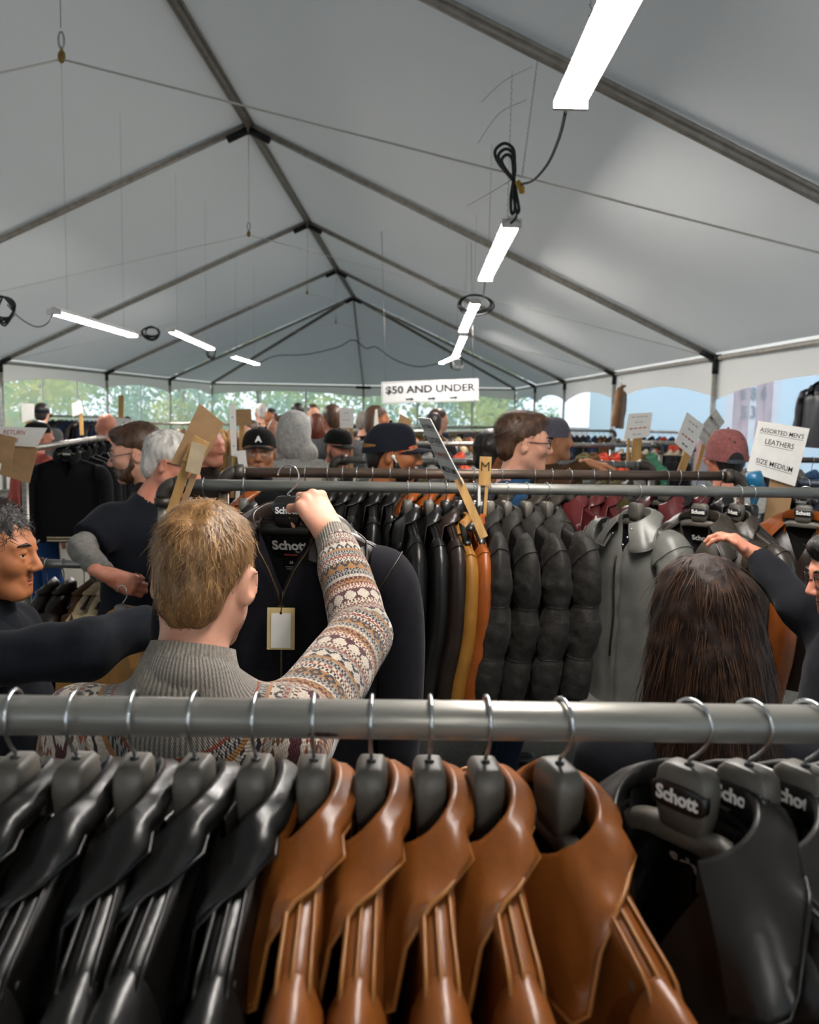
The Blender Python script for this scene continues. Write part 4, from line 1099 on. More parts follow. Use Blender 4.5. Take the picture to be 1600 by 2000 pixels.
PEOPLE = []
def person(label, u, v, Y, facing, head=(0, 0, 0), scale=1.0, hscale=1.0, sk='fair', lean=0, top=None, top_mat=None, legs_mat=None, hair=None, hair_mat=None, arms=None, hands=None,
           detail=1, extra=None, bulk=1.0, sleeve='long', neck='crew', nose=1.0, jaw=1.0, beard=None, glasses=None, eyes=False, hc=None, amp=.006, hood=False, bare=(), shoulders=1.0):
    if Y > 5.3: hscale *= .88
    hcw = at(u, v, Y) if hc is None else np.asarray(hc, float)
    rz = R(facing); Rw = rotz(rz); Ri = Rw.T
    root = empty('person', (hcw[0], hcw[1], 0), (0, 0, rz), label, 'person')
    w2l = lambda p: Ri @ (np.asarray(p, float) - np.array([hcw[0], hcw[1], 0]))
    hc_ = np.array([0, 0, hcw[2]]); s = scale
    HM = rotz(R(head[0])) @ rotx(R(-head[1])) @ roty(R(head[2]))          # yaw left+, pitch down+, roll
    LM = rotx(R(-lean))
    nb = hc_ + HM @ np.array([0, -.045, -.17])*s*hscale
    J = lambda p: nb + LM @ (np.array(p, float)*s)
    sw = .165*shoulders
    sh = {x: J((x*sw, .0, -.085)) for x in (-1, 1)}
    hip = {x: J((x*.085, .02, -.60)) for x in (-1, 1)}
    el, wr_ = {}, {}
    for x in (-1, 1):
        if arms and x in arms:
            el[x], wr_[x] = w2l(arms[x][0]), w2l(arms[x][1])
        else: el[x] = sh[x] + LM @ np.array([x*.06, -.03, -.27])*s; wr_[x] = el[x] + np.array([-x*.02, .10, -.22])*s
    kz = hip[1][2]*.53
    b = SDF(); hd = head_sdf(nose=nose, jaw=jaw, detail=detail > 0); sc_ = s*hscale
    hd.ops = [(o[:2] + (o[2]*sc_, o[3]*sc_) + o[4:]) if o[0] == 'e' else (o[:3] + (o[3]*sc_, o[4]*sc_, o[5]*sc_) + o[6:]) for o in hd.xf(np.eye(3)*sc_, (0, 0, 0)).ops]
    hd.xf(HM, hc_); b.ext(hd)
    cl = SDF(); cb = bulk
    chest = J((0, .035, -.22)); belly = J((0, .04, -.42)); TM = LM
    for q, inf in ((b, 0), (cl, .018*cb)):
        q.cone(nb + (0, 0, .01 if inf and neck == 'high' else 0), J((0, .02, -.12)), .055*s + (inf*.4 if neck != 'high' else inf*1.1), .075*s + inf, .05)
        q.cone(sh[-1]*.94 + sh[1]*.06, sh[1]*.94 + sh[-1]*.06, .052*s + inf, .052*s + inf, .06)
        q.ell(chest, np.array([.165*shoulders, .105, .19])*s + inf, .08, TM); q.ell(belly, np.array([.145*shoulders**.5, .10, .20])*s + inf*1.2, .08, TM)
        q.ell(J((0, .025, -.58)), np.array([.155, .105, .13])*s + inf, .06, TM)
        for x in (-1, 1):
            if inf and sleeve == 'short': q.cone(sh[x], sh[x] + (el[x] - sh[x])*.72, .052*s + inf*1.3, .050*s + inf*1.3, .035); continue
            q.cone(sh[x], el[x], .050*s + inf*1.05, .040*s + inf, .035); q.cone(el[x], wr_[x], .040*s + inf, .027*s + inf*.75, .02)
    for x in (-1, 1):
        kn = np.array([hip[x][0] + x*.015, hip[x][1] + .05, kz]); an = np.array([kn[0], kn[1] - .07, .08])
        b.cone(hip[x], kn, .075*s, .05*s, .04); b.cone(kn, an, .048*s, .034*s, .03); b.cone(an - (0, .03, .045), an + (0, .13, -.05), .032, .028, .03)
    fine = [] if detail == 0 else [(hc_ + (0, 0, -.01), .135*sc_, .0045 if detail > 1 else .007)]
    for x, spec in (hands or {}).items():
        hs = spec['sdf']; M = hand_matrix(Ri @ np.asarray(spec['f'], float), Ri @ np.asarray(spec['b'], float)); d = M[:, 1]
        hs.xf(M, wr_[x] + d*.012); b.ext(hs); fine.append((wr_[x] + d*.08, .10, .0045 if detail > 1 else .006))
    for x in (-1, 1):
        if x not in (hands or {}): b.cone(wr_[x], wr_[x] + (0, .03, -.13), .026*s, .018*s, .02)
    hgrid = {0: .017, 1: .014, 2: .016}[detail]
    V, F = b.mesh(hgrid, fine); V = relax(V, F, 1, .3)
    body = link('body', npmesh('body', V, F, SK[sk]), root)
    # garment
    cl.cone(nb + HM @ np.array([0, .012, .02 if neck == 'high' else -.02])*s, nb + HM @ np.array([0, .035, .14])*s, .060*s, .085*s, .012, sub=True)
    for x in (-1, 1):
        if x in bare: cl.cut(el[x]*.5 + sh[x]*.5, el[x] - sh[x], .3)
        elif sleeve != 'short': cl.cut(wr_[x] - (wr_[x] - el[x])*.02, wr_[x] - el[x], .09)
        if sleeve == 'short': cl.cut(el[x]*.74 + sh[x]*.26, el[x] - sh[x], .10)
    cl.cut(J((0, .02, -.64)), LM @ np.array([0, 0, -1.0]), .35)
    V, F = cl.mesh({0: .018, 1: .012, 2: .009}[detail]); N = vnormals(V, F)
    if detail: V = wrinkle(V, N, amp, (9, 9, 16), len(PEOPLE)); V = relax(V, F, 1, .4)
    top_o = link(top or 'shirt', npmesh('garment', V, F, top_mat), root)
    # trousers and shoes
    t = SDF()
    t.ell(J((0, .025, -.58)), np.array([.172, .125, .12])*s, .05, TM)
    for x in (-1, 1):
        kn = np.array([hip[x][0] + x*.015, hip[x][1] + .05, kz]); an = np.array([kn[0], kn[1] - .07, .10]); t.cone(hip[x], kn, .092*s, .07*s, .05); t.cone(kn, an, .07*s, .062*s, .03)
    V, F = t.mesh(.022); link('trousers', npmesh('trousers', V, F, legs_mat or M_jean), root)
    for x in (-1, 1):
        a = np.array([hip[x][0] + x*.015, hip[x][1] - .02, .0]); sd = SDF(); sd.cone(a + (0, -.04, .055), a + (0, .16, .045), .05, .046, .03); sd.cut(a + (0, .05, .004), (0, 0, -1), .3)
        V, F = sd.mesh(.014); link('shoe', npmesh('shoe', V, F, M_shoe), root)
    P = dict(root=root, HM=HM, hc=hc_, s=sc_, nb=nb, sh=sh, el=el, wr=wr_, Ri=Ri, w2l=w2l, J=J, top=top_o, LM=LM, body=body)
    H = lambda p: HM @ (np.asarray(p, float)*sc_) + hc_
    P['H'] = H
    hm = HR[hair_mat or 'brown']
    def hairmesh(prims, name='hair', M=hm, h=None, amp_=.004):
        q = SDF()
        for pr in prims:
            if pr[0] == 'e': q.ell(H(pr[1]), np.array(pr[2])*sc_, (pr[3] if len(pr) > 3 else .02), HM)
            elif pr[0] == '-e': q.ell(H(pr[1]), np.array(pr[2])*sc_, (pr[3] if len(pr) > 3 else .012), HM, sub=True)
            elif pr[0] == 'c': q.cone(H(pr[1]), H(pr[2]), pr[3]*sc_, pr[4]*sc_, .02)
        V, F = q.mesh(h or {0: .014, 1: .008, 2: .006}[detail]); N = vnormals(V, F)
        if detail: V = wrinkle(V, N, amp_, (45, 45, 20), 3)
        return link(name, npmesh(name, V, F, M), root)
    P['hairmesh'] = hairmesh
    short = [('e', (0, -.022, .043), (.083, .100, .086)), ('e', (0, -.07, -.025), (.066, .045, .06), .03), ('-e', (0, .118, -.02), (.10, .075, .085), .015), ('-e', (.085, .02, -.045), (.03, .05, .055)), ('-e', (-.085, .02, -.045), (.03, .05, .055))]
    ho = None
    if hair == 'short': ho = hairmesh(short)
    elif hair == 'buzz': hairmesh([('e', (0, -.018, .038), (.078, .0985, .084)), ('e', (0, -.07, -.02), (.06, .038, .06), .03), ('-e', (0, .118, -.02), (.10, .075, .085), .015), ('-e', (.09, .02, -.045), (.035, .05, .055)), ('-e', (-.09, .02, -.045), (.035, .05, .055))], amp_=.001)
    elif hair == 'long': ho = hairmesh(short + [('e', (0, -.055, -.06), (.085, .065, .12), .04), ('-e', (0, .118, -.02), (.07, .075, .085), .015)])
    elif hair == 'swept': ho = hairmesh([('e', (0, -.022, .05), (.082, .104, .086)), ('e', (0, -.068, -.022), (.062, .044, .058), .03), ('e', (0, .045, .095), (.05, .05, .03), .03), ('-e', (0, .128, -.01), (.10, .075, .085), .015), ('-e', (.085, .03, -.05), (.03, .05, .055)), ('-e', (-.085, .03, -.05), (.03, .05, .055))])
    elif callable(hair): hair(P)
    if ho and detail:
        fl = (lambda L: np.stack([L[:, 0]*.6, -np.ones(len(L))*.05, L[:, 2]*.2 - .035], 1)) if hair == 'swept' else (lambda L: (L - np.array([0, -.03, .12]))*np.array([1, 1, .6]) + np.array([0, 0, -.03]))
        strands(P, ho, 1800 if hair != 'long' else 2500, .035 if hair != 'long' else .06, fl, hm, .0014, lift=.002, jit=.3, lenf=(None if hair == 'long' else (lambda L: np.clip((L[:, 2] + .09)/.12, .22, 1))))
    if top in ('jacket', 'denim_jacket', 'sweatshirt', 'shirt') and hair != 'long':
        rib_tube('garment_collar', [nb + LM @ np.array([0, .012, .045])*s, nb + LM @ np.array([0, .014, .03])*s, nb + LM @ np.array([0, .018, -.01])*s, nb + LM @ np.array([0, .02, -.05])*s], np.array([.069, .073, .078, .098])*s + .004, top_mat, root, 8, .0012)
    if beard: hairmesh([('e', (0, .04, -.075), (.062, .058, .05)), ('c', (-.064, .012, .0), (-.060, .012, -.045), .010, .014), ('c', (.064, .012, .0), (.060, .012, -.045), .010, .014), ('c', (-.056, .012, -.045), (-.032, .052, -.088), .017, .02), ('c', (.056, .012, -.045), (.032, .052, -.088), .017, .02), ('c', (-.022, .09, -.053), (.022, .09, -.053), .009, .009), ('-e', (0, .095, -.03), (.036, .03, .022)), ('-e', (0, .098, -.068), (.018, .012, .007), .004)], 'beard', HR[beard], amp_=.003)
    if glasses: specs(root, HM, hc_, sc_, M=glasses if not isinstance(glasses, bool) else M_frame)
    if eyes:
        for x in (-1, 1):
            c = H((x*.0325, .0755, .0035)); mb = MB(); mb.ball(c, .0118*sc_, 14, 10); f = HM @ np.array([0, 1.0, 0])
            e = mb.build('eye', [M_eye, M_iris], root)
            for p in e.data.polygons:
                n = (np.array(p.center) - c); n /= np.linalg.norm(n); p.material_index = 1 if n @ f > .86 else 0
            MB().tube([H((x*.012, .094, .027)), H((x*.032, .094, .034)), H((x*.052, .078, .028))], [.0035*sc_, .0045*sc_, .002*sc_], 6).build('eyebrow', hm, root)
        mb = MB(); mb.tube(smooth_path([H((-.022, .079, -.0675)), H((-.009, .0885, -.0635)), H((0, .0895, -.0650)), H((.009, .0885, -.0635)), H((.022, .079, -.0675))], 4), .0042*sc_, 6)
        mb.tube(smooth_path([H((-.020, .079, -.0715)), H((0, .0885, -.0755)), H((.020, .079, -.0715))], 5), .0048*sc_, 6); mb.build('lips', M_lip, root)
    PEOPLE.append(root)
    return P
M_jean = cloth('dark_denim', '#1d2430'); M_shoe = leather('shoe_leather', '#1a1816')
def cap(P, M, brim=True, back=False, Mb=None, z=.03, tilt=0.0, hgt=.09):
    """baseball cap; back: worn backwards"""
    root, H, HM, s = P['root'], P['H'], P['HM'], P['s']; g = empty('cap'); g.parent = root
    f = -1 if back else 1
    G = []
    for i in range(11):
        t = i/10*math.pi/2
        ring = []
        for a in np.linspace(0, 2*math.pi, 36, endpoint=False):
            r_ = math.cos(t)**.62 if i < 10 else .02
            zz = z + tilt*math.sin(a)*f*math.cos(t) + hgt*math.sin(t)**.95
            ring.append(H((.089*r_*math.cos(a), -.018 + .109*r_*math.sin(a), zz)))
        G.append(ring)
    crown = MB(); crown.loft(G, caps=False); crown.build('cap_crown', M, g)
    MB().ball(H((0, -.018, z + hgt + .002)), .007*s, 8, 5).build('cap_button', M, g)
    if brim:
        rows = []
        for k in range(7):
            q = k/6; row = []
            for a in np.linspace(R(18), R(162), 15):
                x = math.cos(a)*(.086 - .01*q); y = (-.018 + .106*math.sin(a)) + q*.075*math.sin(a)**.6
                row.append(H((x, f*y if back else y, z + .002 - .022*(x/.08)**2 - .014*q + tilt*f*(1 + .5*q))))
            rows.append(row)
        low = [[np.asarray(p) - HM @ np.array([0, 0, .004*s]) for p in r_] for r_ in rows]
        mb = MB(); mb.grid(rows); mb.grid(low, flip=True); mb.grid([rows[-1], low[-1]]); mb.build('brim', Mb or M, g)
    return g
# ------------------------------------------------------------------ the people in the tent
# ---- patterned sweater
def sweater_mat():
    M = bpy.data.materials.new('fair_isle_knit'); M.use_nodes = True; nt = M.node_tree; b = nt.nodes['Principled BSDF']
    L = nt.links.new
    def at_(n): a = nd(nt, 'ShaderNodeAttribute'); a.attribute_name = n; return a.outputs['Fac']
    def mt(op, a, b_=None, c=None):
        n = nd(nt, 'ShaderNodeMath', operation=op)
        for i, x in enumerate((a, b_, c)):
            if x is None: continue
            if hasattr(x, 'links'): L(x, n.inputs[i])
            else: n.inputs[i].default_value = x
        return n.outputs[0]
    S = .0036
    v = mt('MULTIPLY', mt('FLOOR', mt('DIVIDE', at_('band'), S)), S); c = mt('MULTIPLY', mt('FLOOR', mt('DIVIDE', at_('circ'), S)), S)
    PER = .198; ph = mt('FRACT', mt('DIVIDE', v, PER))
    def ramp(stops):
        r = nd(nt, 'ShaderNodeValToRGB'); r.color_ramp.interpolation = 'CONSTANT'; e = r.color_ramp.elements
        while len(e) < len(stops): e.new(.5)
        for k, (p, col) in enumerate(stops): e[k].position = p; e[k].color = srgb(col) if isinstance(col, str) else (col, col, col, 1)
        L(ph, r.inputs[0]); return r.outputs[0]
    cr, gy, tn, ru, mr, nv, br = '#b9afa0', '#8f8a82', '#93683a', '#7a3a26', '#451820', '#23222c', '#5b3a26'
    seq = [(0.0, mr, cr, .8), (.14, cr, ru, .2), (.20, tn, mr, .6), (.29, cr, gy, .2), (.34, gy, nv, .2), (.40, tn, nv, .4), (.52, cr, nv, .2), (.57, ru, cr, .6), (.63, gy, nv, .2), (.69, tn, tn, 0), (.73, cr, nv, .4), (.84, gy, ru, .6), (.91, cr, br, .2)]
    bgc = ramp([(a, c1 if k != 0 else cr) for k, (a, c1, c2, m_) in enumerate(seq)]); fgc = ramp([(a, c2 if k != 0 else mr) for k, (a, c1, c2, m_) in enumerate(seq)]); sel = ramp([(a, m_) for a, c1, c2, m_ in seq])
    fr = lambda x, p: mt('FRACT', mt('DIVIDE', x, p)); ab = lambda x: mt('ABSOLUTE', mt('SUBTRACT', x, .5))
    zig = mt('LESS_THAN', mt('ABSOLUTE', mt('SUBTRACT', mt('MULTIPLY', ab(fr(c, .0144)), 2.0), fr(v, .0108))), .3)
    dia = mt('LESS_THAN', mt('ABSOLUTE', mt('SUBTRACT', mt('ADD', ab(fr(c, .0252)), ab(fr(v, .0252))), .36)), .14)
    chk = mt('GREATER_THAN', mt('MULTIPLY', mt('SUBTRACT', fr(c, .0108), .5), mt('SUBTRACT', fr(v, .0144), .5)), .0)
    flo = mt('LESS_THAN', mt('MULTIPLY', ab(fr(c, .0288)), ab(fr(v, .0288))), .035)
    def isel(x): return mt('COMPARE', sel, x, .05)
    mask = mt('ADD', mt('ADD', mt('MULTIPLY', isel(.2), zig), mt('MULTIPLY', isel(.4), dia)), mt('ADD', mt('MULTIPLY', isel(.6), chk), mt('MULTIPLY', isel(.8), flo)))
    mx = nd(nt, 'ShaderNodeMix', data_type='RGBA'); L(mask, mx.inputs[0]); L(bgc, mx.inputs[6]); L(fgc, mx.inputs[7])
    tc = nd(nt, 'ShaderNodeTexCoord'); n = nd(nt, 'ShaderNodeTexNoise'); n.inputs['Scale'].default_value = 260; n.inputs['Detail'].default_value = 3; L(tc.outputs['Object'], n.inputs['Vector'])
    col_ = mt('LESS_THAN', at_('band'), .122); rib = mt('MULTIPLY', mt('ADD', mt('SINE', mt('MULTIPLY', at_('circ'), 6.283/.0095)), 1.0), .5)
    rc = nd(nt, 'ShaderNodeMix', data_type='RGBA'); L(rib, rc.inputs[0]); rc.inputs[6].default_value = srgb('#4f4b46'); rc.inputs[7].default_value = srgb('#8a847b')
    mx2 = nd(nt, 'ShaderNodeMix', data_type='RGBA'); L(col_, mx2.inputs[0]); L(mx.outputs[2], mx2.inputs[6]); L(rc.outputs[2], mx2.inputs[7])
    hs = nd(nt, 'ShaderNodeHueSaturation'); L(mx2.outputs[2], hs.inputs['Color']); L(mt('ADD', mt('MULTIPLY', n.outputs['Fac'], .9), .55), hs.inputs['Value']); L(hs.outputs[0], b.inputs['Base Color'])
    st = mt('MULTIPLY', mt('SINE', mt('MULTIPLY', at_('band'), 6.283/S)), mt('SINE', mt('MULTIPLY', at_('circ'), 6.283/S)))
    bp = nd(nt, 'ShaderNodeBump'); bp.inputs['Strength'].default_value = .5; bp.inputs['Distance'].default_value = .002
    L(mt('ADD', st, n.outputs['Fac']), bp.inputs['Height']); L(bp.outputs[0], b.inputs['Normal'])
    b.inputs['Roughness'].default_value = .95; b.inputs['Sheen Weight'].default_value = .3; b.inputs['Specular IOR Level'].default_value = .2
    return M
M_swt = sweater_mat()
M_rib = cloth('grey_ribbed_knit', '#837d74', var=.25, scale=180)
def sweater_attr(P):
    me = P['top'].data; n = len(me.vertices); V = np.empty(n*3, np.float32); me.vertices.foreach_get('co', V); V = V.reshape(-1, 3).astype(float)
    nb = P['nb']; band = np.linalg.norm(V - nb - (0, 0, -.03), axis=1); ang = np.arctan2(V[:, 0] - nb[0], -(V[:, 1] - nb[1] - .04)); circ = ang*.16
    best = np.full(n, .115)
    for x in (-1, 1):
        a, e, w_ = P['sh'][x], P['el'][x], P['wr'][x]; base = 0; d0 = np.linalg.norm(a - nb)
        for p, q in ((a, e), (e, w_)):
            d = q - p; L_ = np.linalg.norm(d); t = np.clip((V - p) @ d/L_**2, 0, 1); c = p + t[:, None]*d; dist = np.linalg.norm(V - c, axis=1)
            mk = dist < best if base else (dist < best) & (((V - p) @ d/L_) > .035)
            if base: mk = dist < np.minimum(best, .1)
            dn = d/L_; e1 = np.cross(dn, (0, 1, .3)); e1 /= np.linalg.norm(e1); e2 = np.cross(dn, e1); r_ = V - c
            band = np.where(mk, d0 + base + t*L_, band); circ = np.where(mk, np.arctan2(r_ @ e1, r_ @ e2)*.062, circ); best = np.where(mk, dist, best); base += L_
    for nm, ar in (('band', band), ('circ', circ)):
        at2 = me.attributes.new(nm, 'FLOAT', 'POINT'); at2.data.foreach_set('value', ar.astype(np.float32))
# ---- man in the sweater
def hair_blond(P):
    short = [('e', (0, -.018, .042), (.0785, .099, .087)), ('e', (0, -.064, -.026), (.056, .044, .056), .03), ('-e', (0, .118, -.02), (.10, .075, .085), .015), ('-e', (.085, .022, -.045), (.03, .048, .05)), ('-e', (-.085, .022, -.045), (.03, .048, .05)), ('-e', (0, -.100, .124), (.030, .030, .030), .02)]
    ho = P['hairmesh'](short)
    def flow(L): c = np.array([.0, -.05, .12]); d = L - c; d[:, 2] -= .03; return d
    lenf = lambda L: np.clip((L[:, 2] + .10)/.13, .22, 1)
    def mask(L): return np.clip(np.linalg.norm((L - np.array([0, -.085, .100]))/np.array([1, 1, 1.2]), axis=1)/.06, .3, 1)
    strands(P, ho, 8500, .027, flow, M_hl, .0008, lift=.0022, mask=mask, jit=.34, lenf=lenf)
    strands(P, ho, 5500, .024, flow, HR['blond'], .0009, lift=.002, mask=mask, seed=5, jit=.34, lenf=lenf, name='undercoat_strands')
M_hl = hairm('blond_highlights', '#8a6236', '#b58c58')
hw = at(652, 1052, 1.99); he_ = at(706, 1238, 1.80)
hand_R = hand_sdf(curl=(.85, .9, .95, .9), base=(.95, 1.0, 1.05, 1.0), spread=.10, mirror=1, size=1.14, tk=[(.016, .02, -.010), (.030, .048, -.035), (.022, .070, -.056), (.008, .085, -.070)])
P1 = person('blond man seen from behind in a patterned wool sweater, holding up a jacket', 400, 1128, 1.55, 0, head=(-6, 8, 2), scale=1.0, hscale=1.07, sk='fair', top='sweater', top_mat=M_swt, detail=2, hair=hair_blond, hair_mat='blond', bulk=1.35, neck='high',
    arms={1: (he_, hw)}, hands={1: dict(sdf=hand_R, f=(-.55, .42, .75), b=(.62, -.78, .2))}, amp=.010, shoulders=1.08)
sweater_attr(P1)
H = P1['H']; nb = P1['nb']
rib_tube('ribbed_collar', [H((0, -.030, -.108)), H((0, -.034, -.126)), nb + (0, .006, .008), nb + (0, .010, -.025), nb + (0, .014, -.045)], [.070, .076, .093, .106, .116], M_rib, P1['root'], 62, .0022)
d = P1['wr'][1] - P1['el'][1]; d /= np.linalg.norm(d); w_ = P1['wr'][1]
rib_tube('ribbed_cuff', [w_ - d*.055, w_ - d*.035, w_ + d*.012, w_ + d*.020], [.046, .042, .039, .036], M_rib, P1['root'], 40, .0016)
print('arm lengths', np.linalg.norm(P1['sh'][1] - P1['el'][1]), np.linalg.norm(P1['el'][1] - P1['wr'][1]))

# ---- woman with long dark hair
M_wh = mat('long_dark_hair', '#0e0907', rough=.6, var=.3, var2='#2f2019', scale=50, stretch=(1, 1, .12), bump=.55, bscale=120, dist=.004, spec=.12)
M_wh2 = mat('long_dark_hair_strand', '#150e0b', rough=.55, var=.3, var2='#4a3323', scale=40, spec=.12)
def hair_woman(P):
    ho = P['hairmesh']([('e', (0, -.02, .042), (.088, .105, .09)), ('e', (0, -.045, -.03), (.098, .085, .10), .05), ('c', (0, -.06, -.06), (0, -.105, -.36), .098, .105), ('c', (.05, -.05, -.05), (.09, -.09, -.40), .06, .06), ('c', (-.05, -.05, -.05), (-.10, -.09, -.42), .06, .065), ('-e', (0, .118, -.03), (.085, .06, .085), .015)], 'hair', M_wh, amp_=.007)
    def flow(L): c = np.array([0, -.02, .16]); d = np.where(L[:, 2:3] > .02, L - c, np.stack([L[:, 0]*.25, L[:, 1]*.0, -np.ones(len(L))], 1)); return d
    strands(P, ho, 9000, .13, flow, M_wh2, .0011, seg=8, lift=.0006, jit=.03, grav=.9, lenf=lambda L: np.where(L[:, 2] > .0, .5, 1.0))
    strands(P, ho, 160, .16, flow, M_wh2, .0006, seg=8, lift=.006, jit=.12, grav=.9, seed=9, name='flyaway_strands')
M_bjk = cloth('black_fleece', '#15151a')
person('woman with long dark brown hair seen from behind', 1364, 1214, 1.62, 5, head=(0, 6, 0), scale=.96, sk='olive', top='jacket', top_mat=M_bjk, detail=2, hair=hair_woman, hair_mat='black', bulk=1.4)

# ---- man at the left edge in a denim jacket
M_dj = cloth('black_denim', '#0f1218', var=.3)
M_stitch = mat('tan_stitching', '#94805c', rough=.8)
def hair_curl(P):
    ho = P['hairmesh']([('e', (0, -.03, .052), (.084, .105, .088)), ('e', (0, -.075, -.02), (.068, .05, .07), .03), ('-e', (0, .128, -.01), (.10, .075, .085), .015), ('-e', (.085, .03, -.05), (.03, .05, .055)), ('-e', (-.085, .03, -.05), (.03, .05, .055))], amp_=.01)
    def flow(L): d = L - np.array([0, -.03, .1]); return d + np.array([0, .06, -.03])
    strands(P, ho, 4000, .04, flow, HR['black'], .0011, lift=.010, jit=.7)
hand_L = lambda: hand_sdf(curl=(.3, .35, .4, .4), base=(.2, .25, .3, .3), mirror=1)
P2 = person('man in profile at the left edge in a black denim jacket, reaching across', -6, 1078, 2.28, -92, head=(0, 4, 0), sk='tan', top='denim_jacket', top_mat=M_dj, detail=2, hair=hair_curl, hair_mat='black', bulk=1.5, eyes=True, amp=.016,
    arms={1: (at(170, 1268, 2.10), at(300, 1216, 2.28))}, hands={1: dict(sdf=hand_L(), f=(.95, .2, .12), b=(.1, -.5, .85))})
def garment_line(P, pts, r, M, name='stitching'):
    return MB().tube(smooth_path([P['w2l'](p) for p in pts], 5), r, 5).build(name, M, P['root'])

# ---- man at the right edge, reaching for the olive jacket
hand_G = hand_sdf(curl=(.5, .5, .5, .5), base=(.5, .5, .5, .5), mirror=-1, tk=[(.018, .018, .0), (.040, .048, .006), (.046, .080, .006), (.044, .108, .0)])
person('man in glasses and a dark sweatshirt at the right edge, reaching for a jacket', 1652, 1120, 2.55, 92, head=(0, 14, 0), sk='red', top='sweatshirt', top_mat=cloth('charcoal_sweat', '#121318'), detail=2, hair='swept', hair_mat='black', bulk=1.4, glasses=True, eyes=True,
    arms={1: (at(1562, 1190, 2.78), at(1482, 1088, 3.02))}, hands={1: dict(sdf=hand_G, f=(-.72, .25, .55), b=(.55, -.4, .6))}, amp=.010)

# ---- older man in a navy tee over a grey long sleeve
hand_F = hand_sdf(curl=(1.2, 1.3, 1.3, 1.2), base=(.45, .5, .55, .55), mirror=1, size=1.1, tk=[(.018, .018, -.006), (.036, .048, -.022), (.040, .075, -.030), (.034, .098, -.034)])
M_tee = cloth('navy_tee', '#12151c'); M_gsl = cloth('heather_grey_sleeve', '#77746f', var=.2)
a5 = {1: (at(158, 1072, 3.62), at(208, 1122, 3.42))}
P5 = person('white haired man in a navy tee over grey sleeves, bending behind the rack end', 336, 905, 3.9, -130, head=(42, 14, 0), sk='red', hscale=1.12, lean=16, top='tee_shirt', top_mat=M_tee, detail=1, hair='short', hair_mat='white', sleeve='short', bulk=1.6, glasses=True,
    arms=a5, hands={1: dict(sdf=hand_F, f=(.75, .2, -.35), b=(-.3, -.9, .2))}, amp=.008, shoulders=1.1)
q = SDF(); x = 1
for x in (-1, 1):
    q.cone(P5['sh'][x], P5['el'][x], .060, .052, .02); q.cone(P5['el'][x], P5['wr'][x], .052, .040, .02); q.cut(P5['wr'][x] - (P5['wr'][x] - P5['el'][x])*.02, P5['wr'][x] - P5['el'][x], .1)
V, F = q.mesh(.01); V = wrinkle(V, vnormals(V, F), .009, (14, 14, 30)); link('under_sleeves', npmesh('under_sleeves', V, F, M_gsl), P5['root'])

# ---- the others
M_dkj = cloth('dark_brown_jacket', '#2a211c'); M_blj = cloth('black_jacket', '#141416'); M_gh = cloth('grey_hoodie', '#a5a49f', var=.2); M_gj = cloth('grey_jacket', '#3c3d3e'); M_wsw = cloth('cream_sweatshirt', '#b9b0a0')
M_den = cloth('blue_denim', '#22405f', var=.3); M_cor = cloth('coral_shirt', '#b5574c'); M_bgs = cloth('blue_grey_shirt', '#4d5560'); M_ltg = cloth('light_grey_tee', '#a3a29c'); M_olv = cloth('olive_jacket', '#41361f'); M_brj = cloth('brown_jacket', '#4a3420')
M_wire2 = mat('silver_frame', '#9a9a98', rough=.25, metal=.9)
person('bearded man with clear glasses looking down to the left', 264, 886, 4.5, 100, head=(0, 10, 0), hscale=1.18, sk='fair', top='jacket', top_mat=M_dkj, hair='swept', hair_mat='brown', beard='brown', glasses=M_wire2, eyes=True, bulk=1.6)
P7 = person('man in a black cap with a white emblem and glasses, facing the camera', 506, 884, 5.0, 182, head=(6, 0, 0), hscale=1.08, sk='olive', top='jacket', top_mat=M_blj, hair='buzz', hair_mat='black', glasses=M_wire2, eyes=True, bulk=1.5)
M_capk = cloth('black_cap_cotton', '#141413'); M_capn = cloth('navy_cap_cotton', '#14161f'); M_capp = cloth('dusty_pink_cap_cotton', '#8a5552'); M_capg = cloth('grey_cap_cotton', '#57545c')
g = cap(P7, M_capk, z=.026, tilt=.016, hgt=.098)
H = P7['H']; me = text_mesh('A', .05, M_white, bold=.002)
o = link('emblem', me, g, H((0, .099, .072)), P7['HM'].tolist() and (Matrix(P7['HM'].tolist()) @ Matrix.Rotation(R(62), 3, 'X') @ Matrix.Rotation(R(180), 3, 'Y') @ Matrix.Rotation(R(180), 3, 'Z')).to_euler())
# the emblem faces forward (+Y of the head)
o.rotation_euler = (Matrix(P7['HM'].tolist()) @ Matrix(((-1, 0, 0), (0, -.45, .89), (0, .89, .45)))).to_euler()
person('man in half profile with short brown hair behind the grey hood', 546, 842, 6.6, 130, head=(0, 0, 0), hscale=1.1, sk='fair', top='jacket', top_mat=M_bgs, hair='buzz', hair_mat='brown', detail=1)
def hood(P):
    P['hairmesh']([('e', (0, -.03, .035), (.105, .125, .115)), ('e', (0, -.06, -.07), (.11, .10, .11), .06), ('c', (-.07, -.03, -.13), (.07, -.03, -.13), .085, .085), ('-e', (0, .14, -.01), (.075, .08, .10), .02)], 'hood', M_gh, amp_=.006)
person('person with a grey hood pulled up seen from behind', 578, 846, 5.6, -10, hscale=1.1, sk='fair', top='hoodie', top_mat=M_gh, hair=hood, bulk=1.8, shoulders=1.1)
person('man in a charcoal jacket with cropped hair seen from behind', 648, 818, 7.4, 15, head=(10, 0, 0), hscale=1.15, sk='red', top='jacket', top_mat=M_gj, hair='buzz', hair_mat='brown', bulk=1.8, shoulders=1.15)
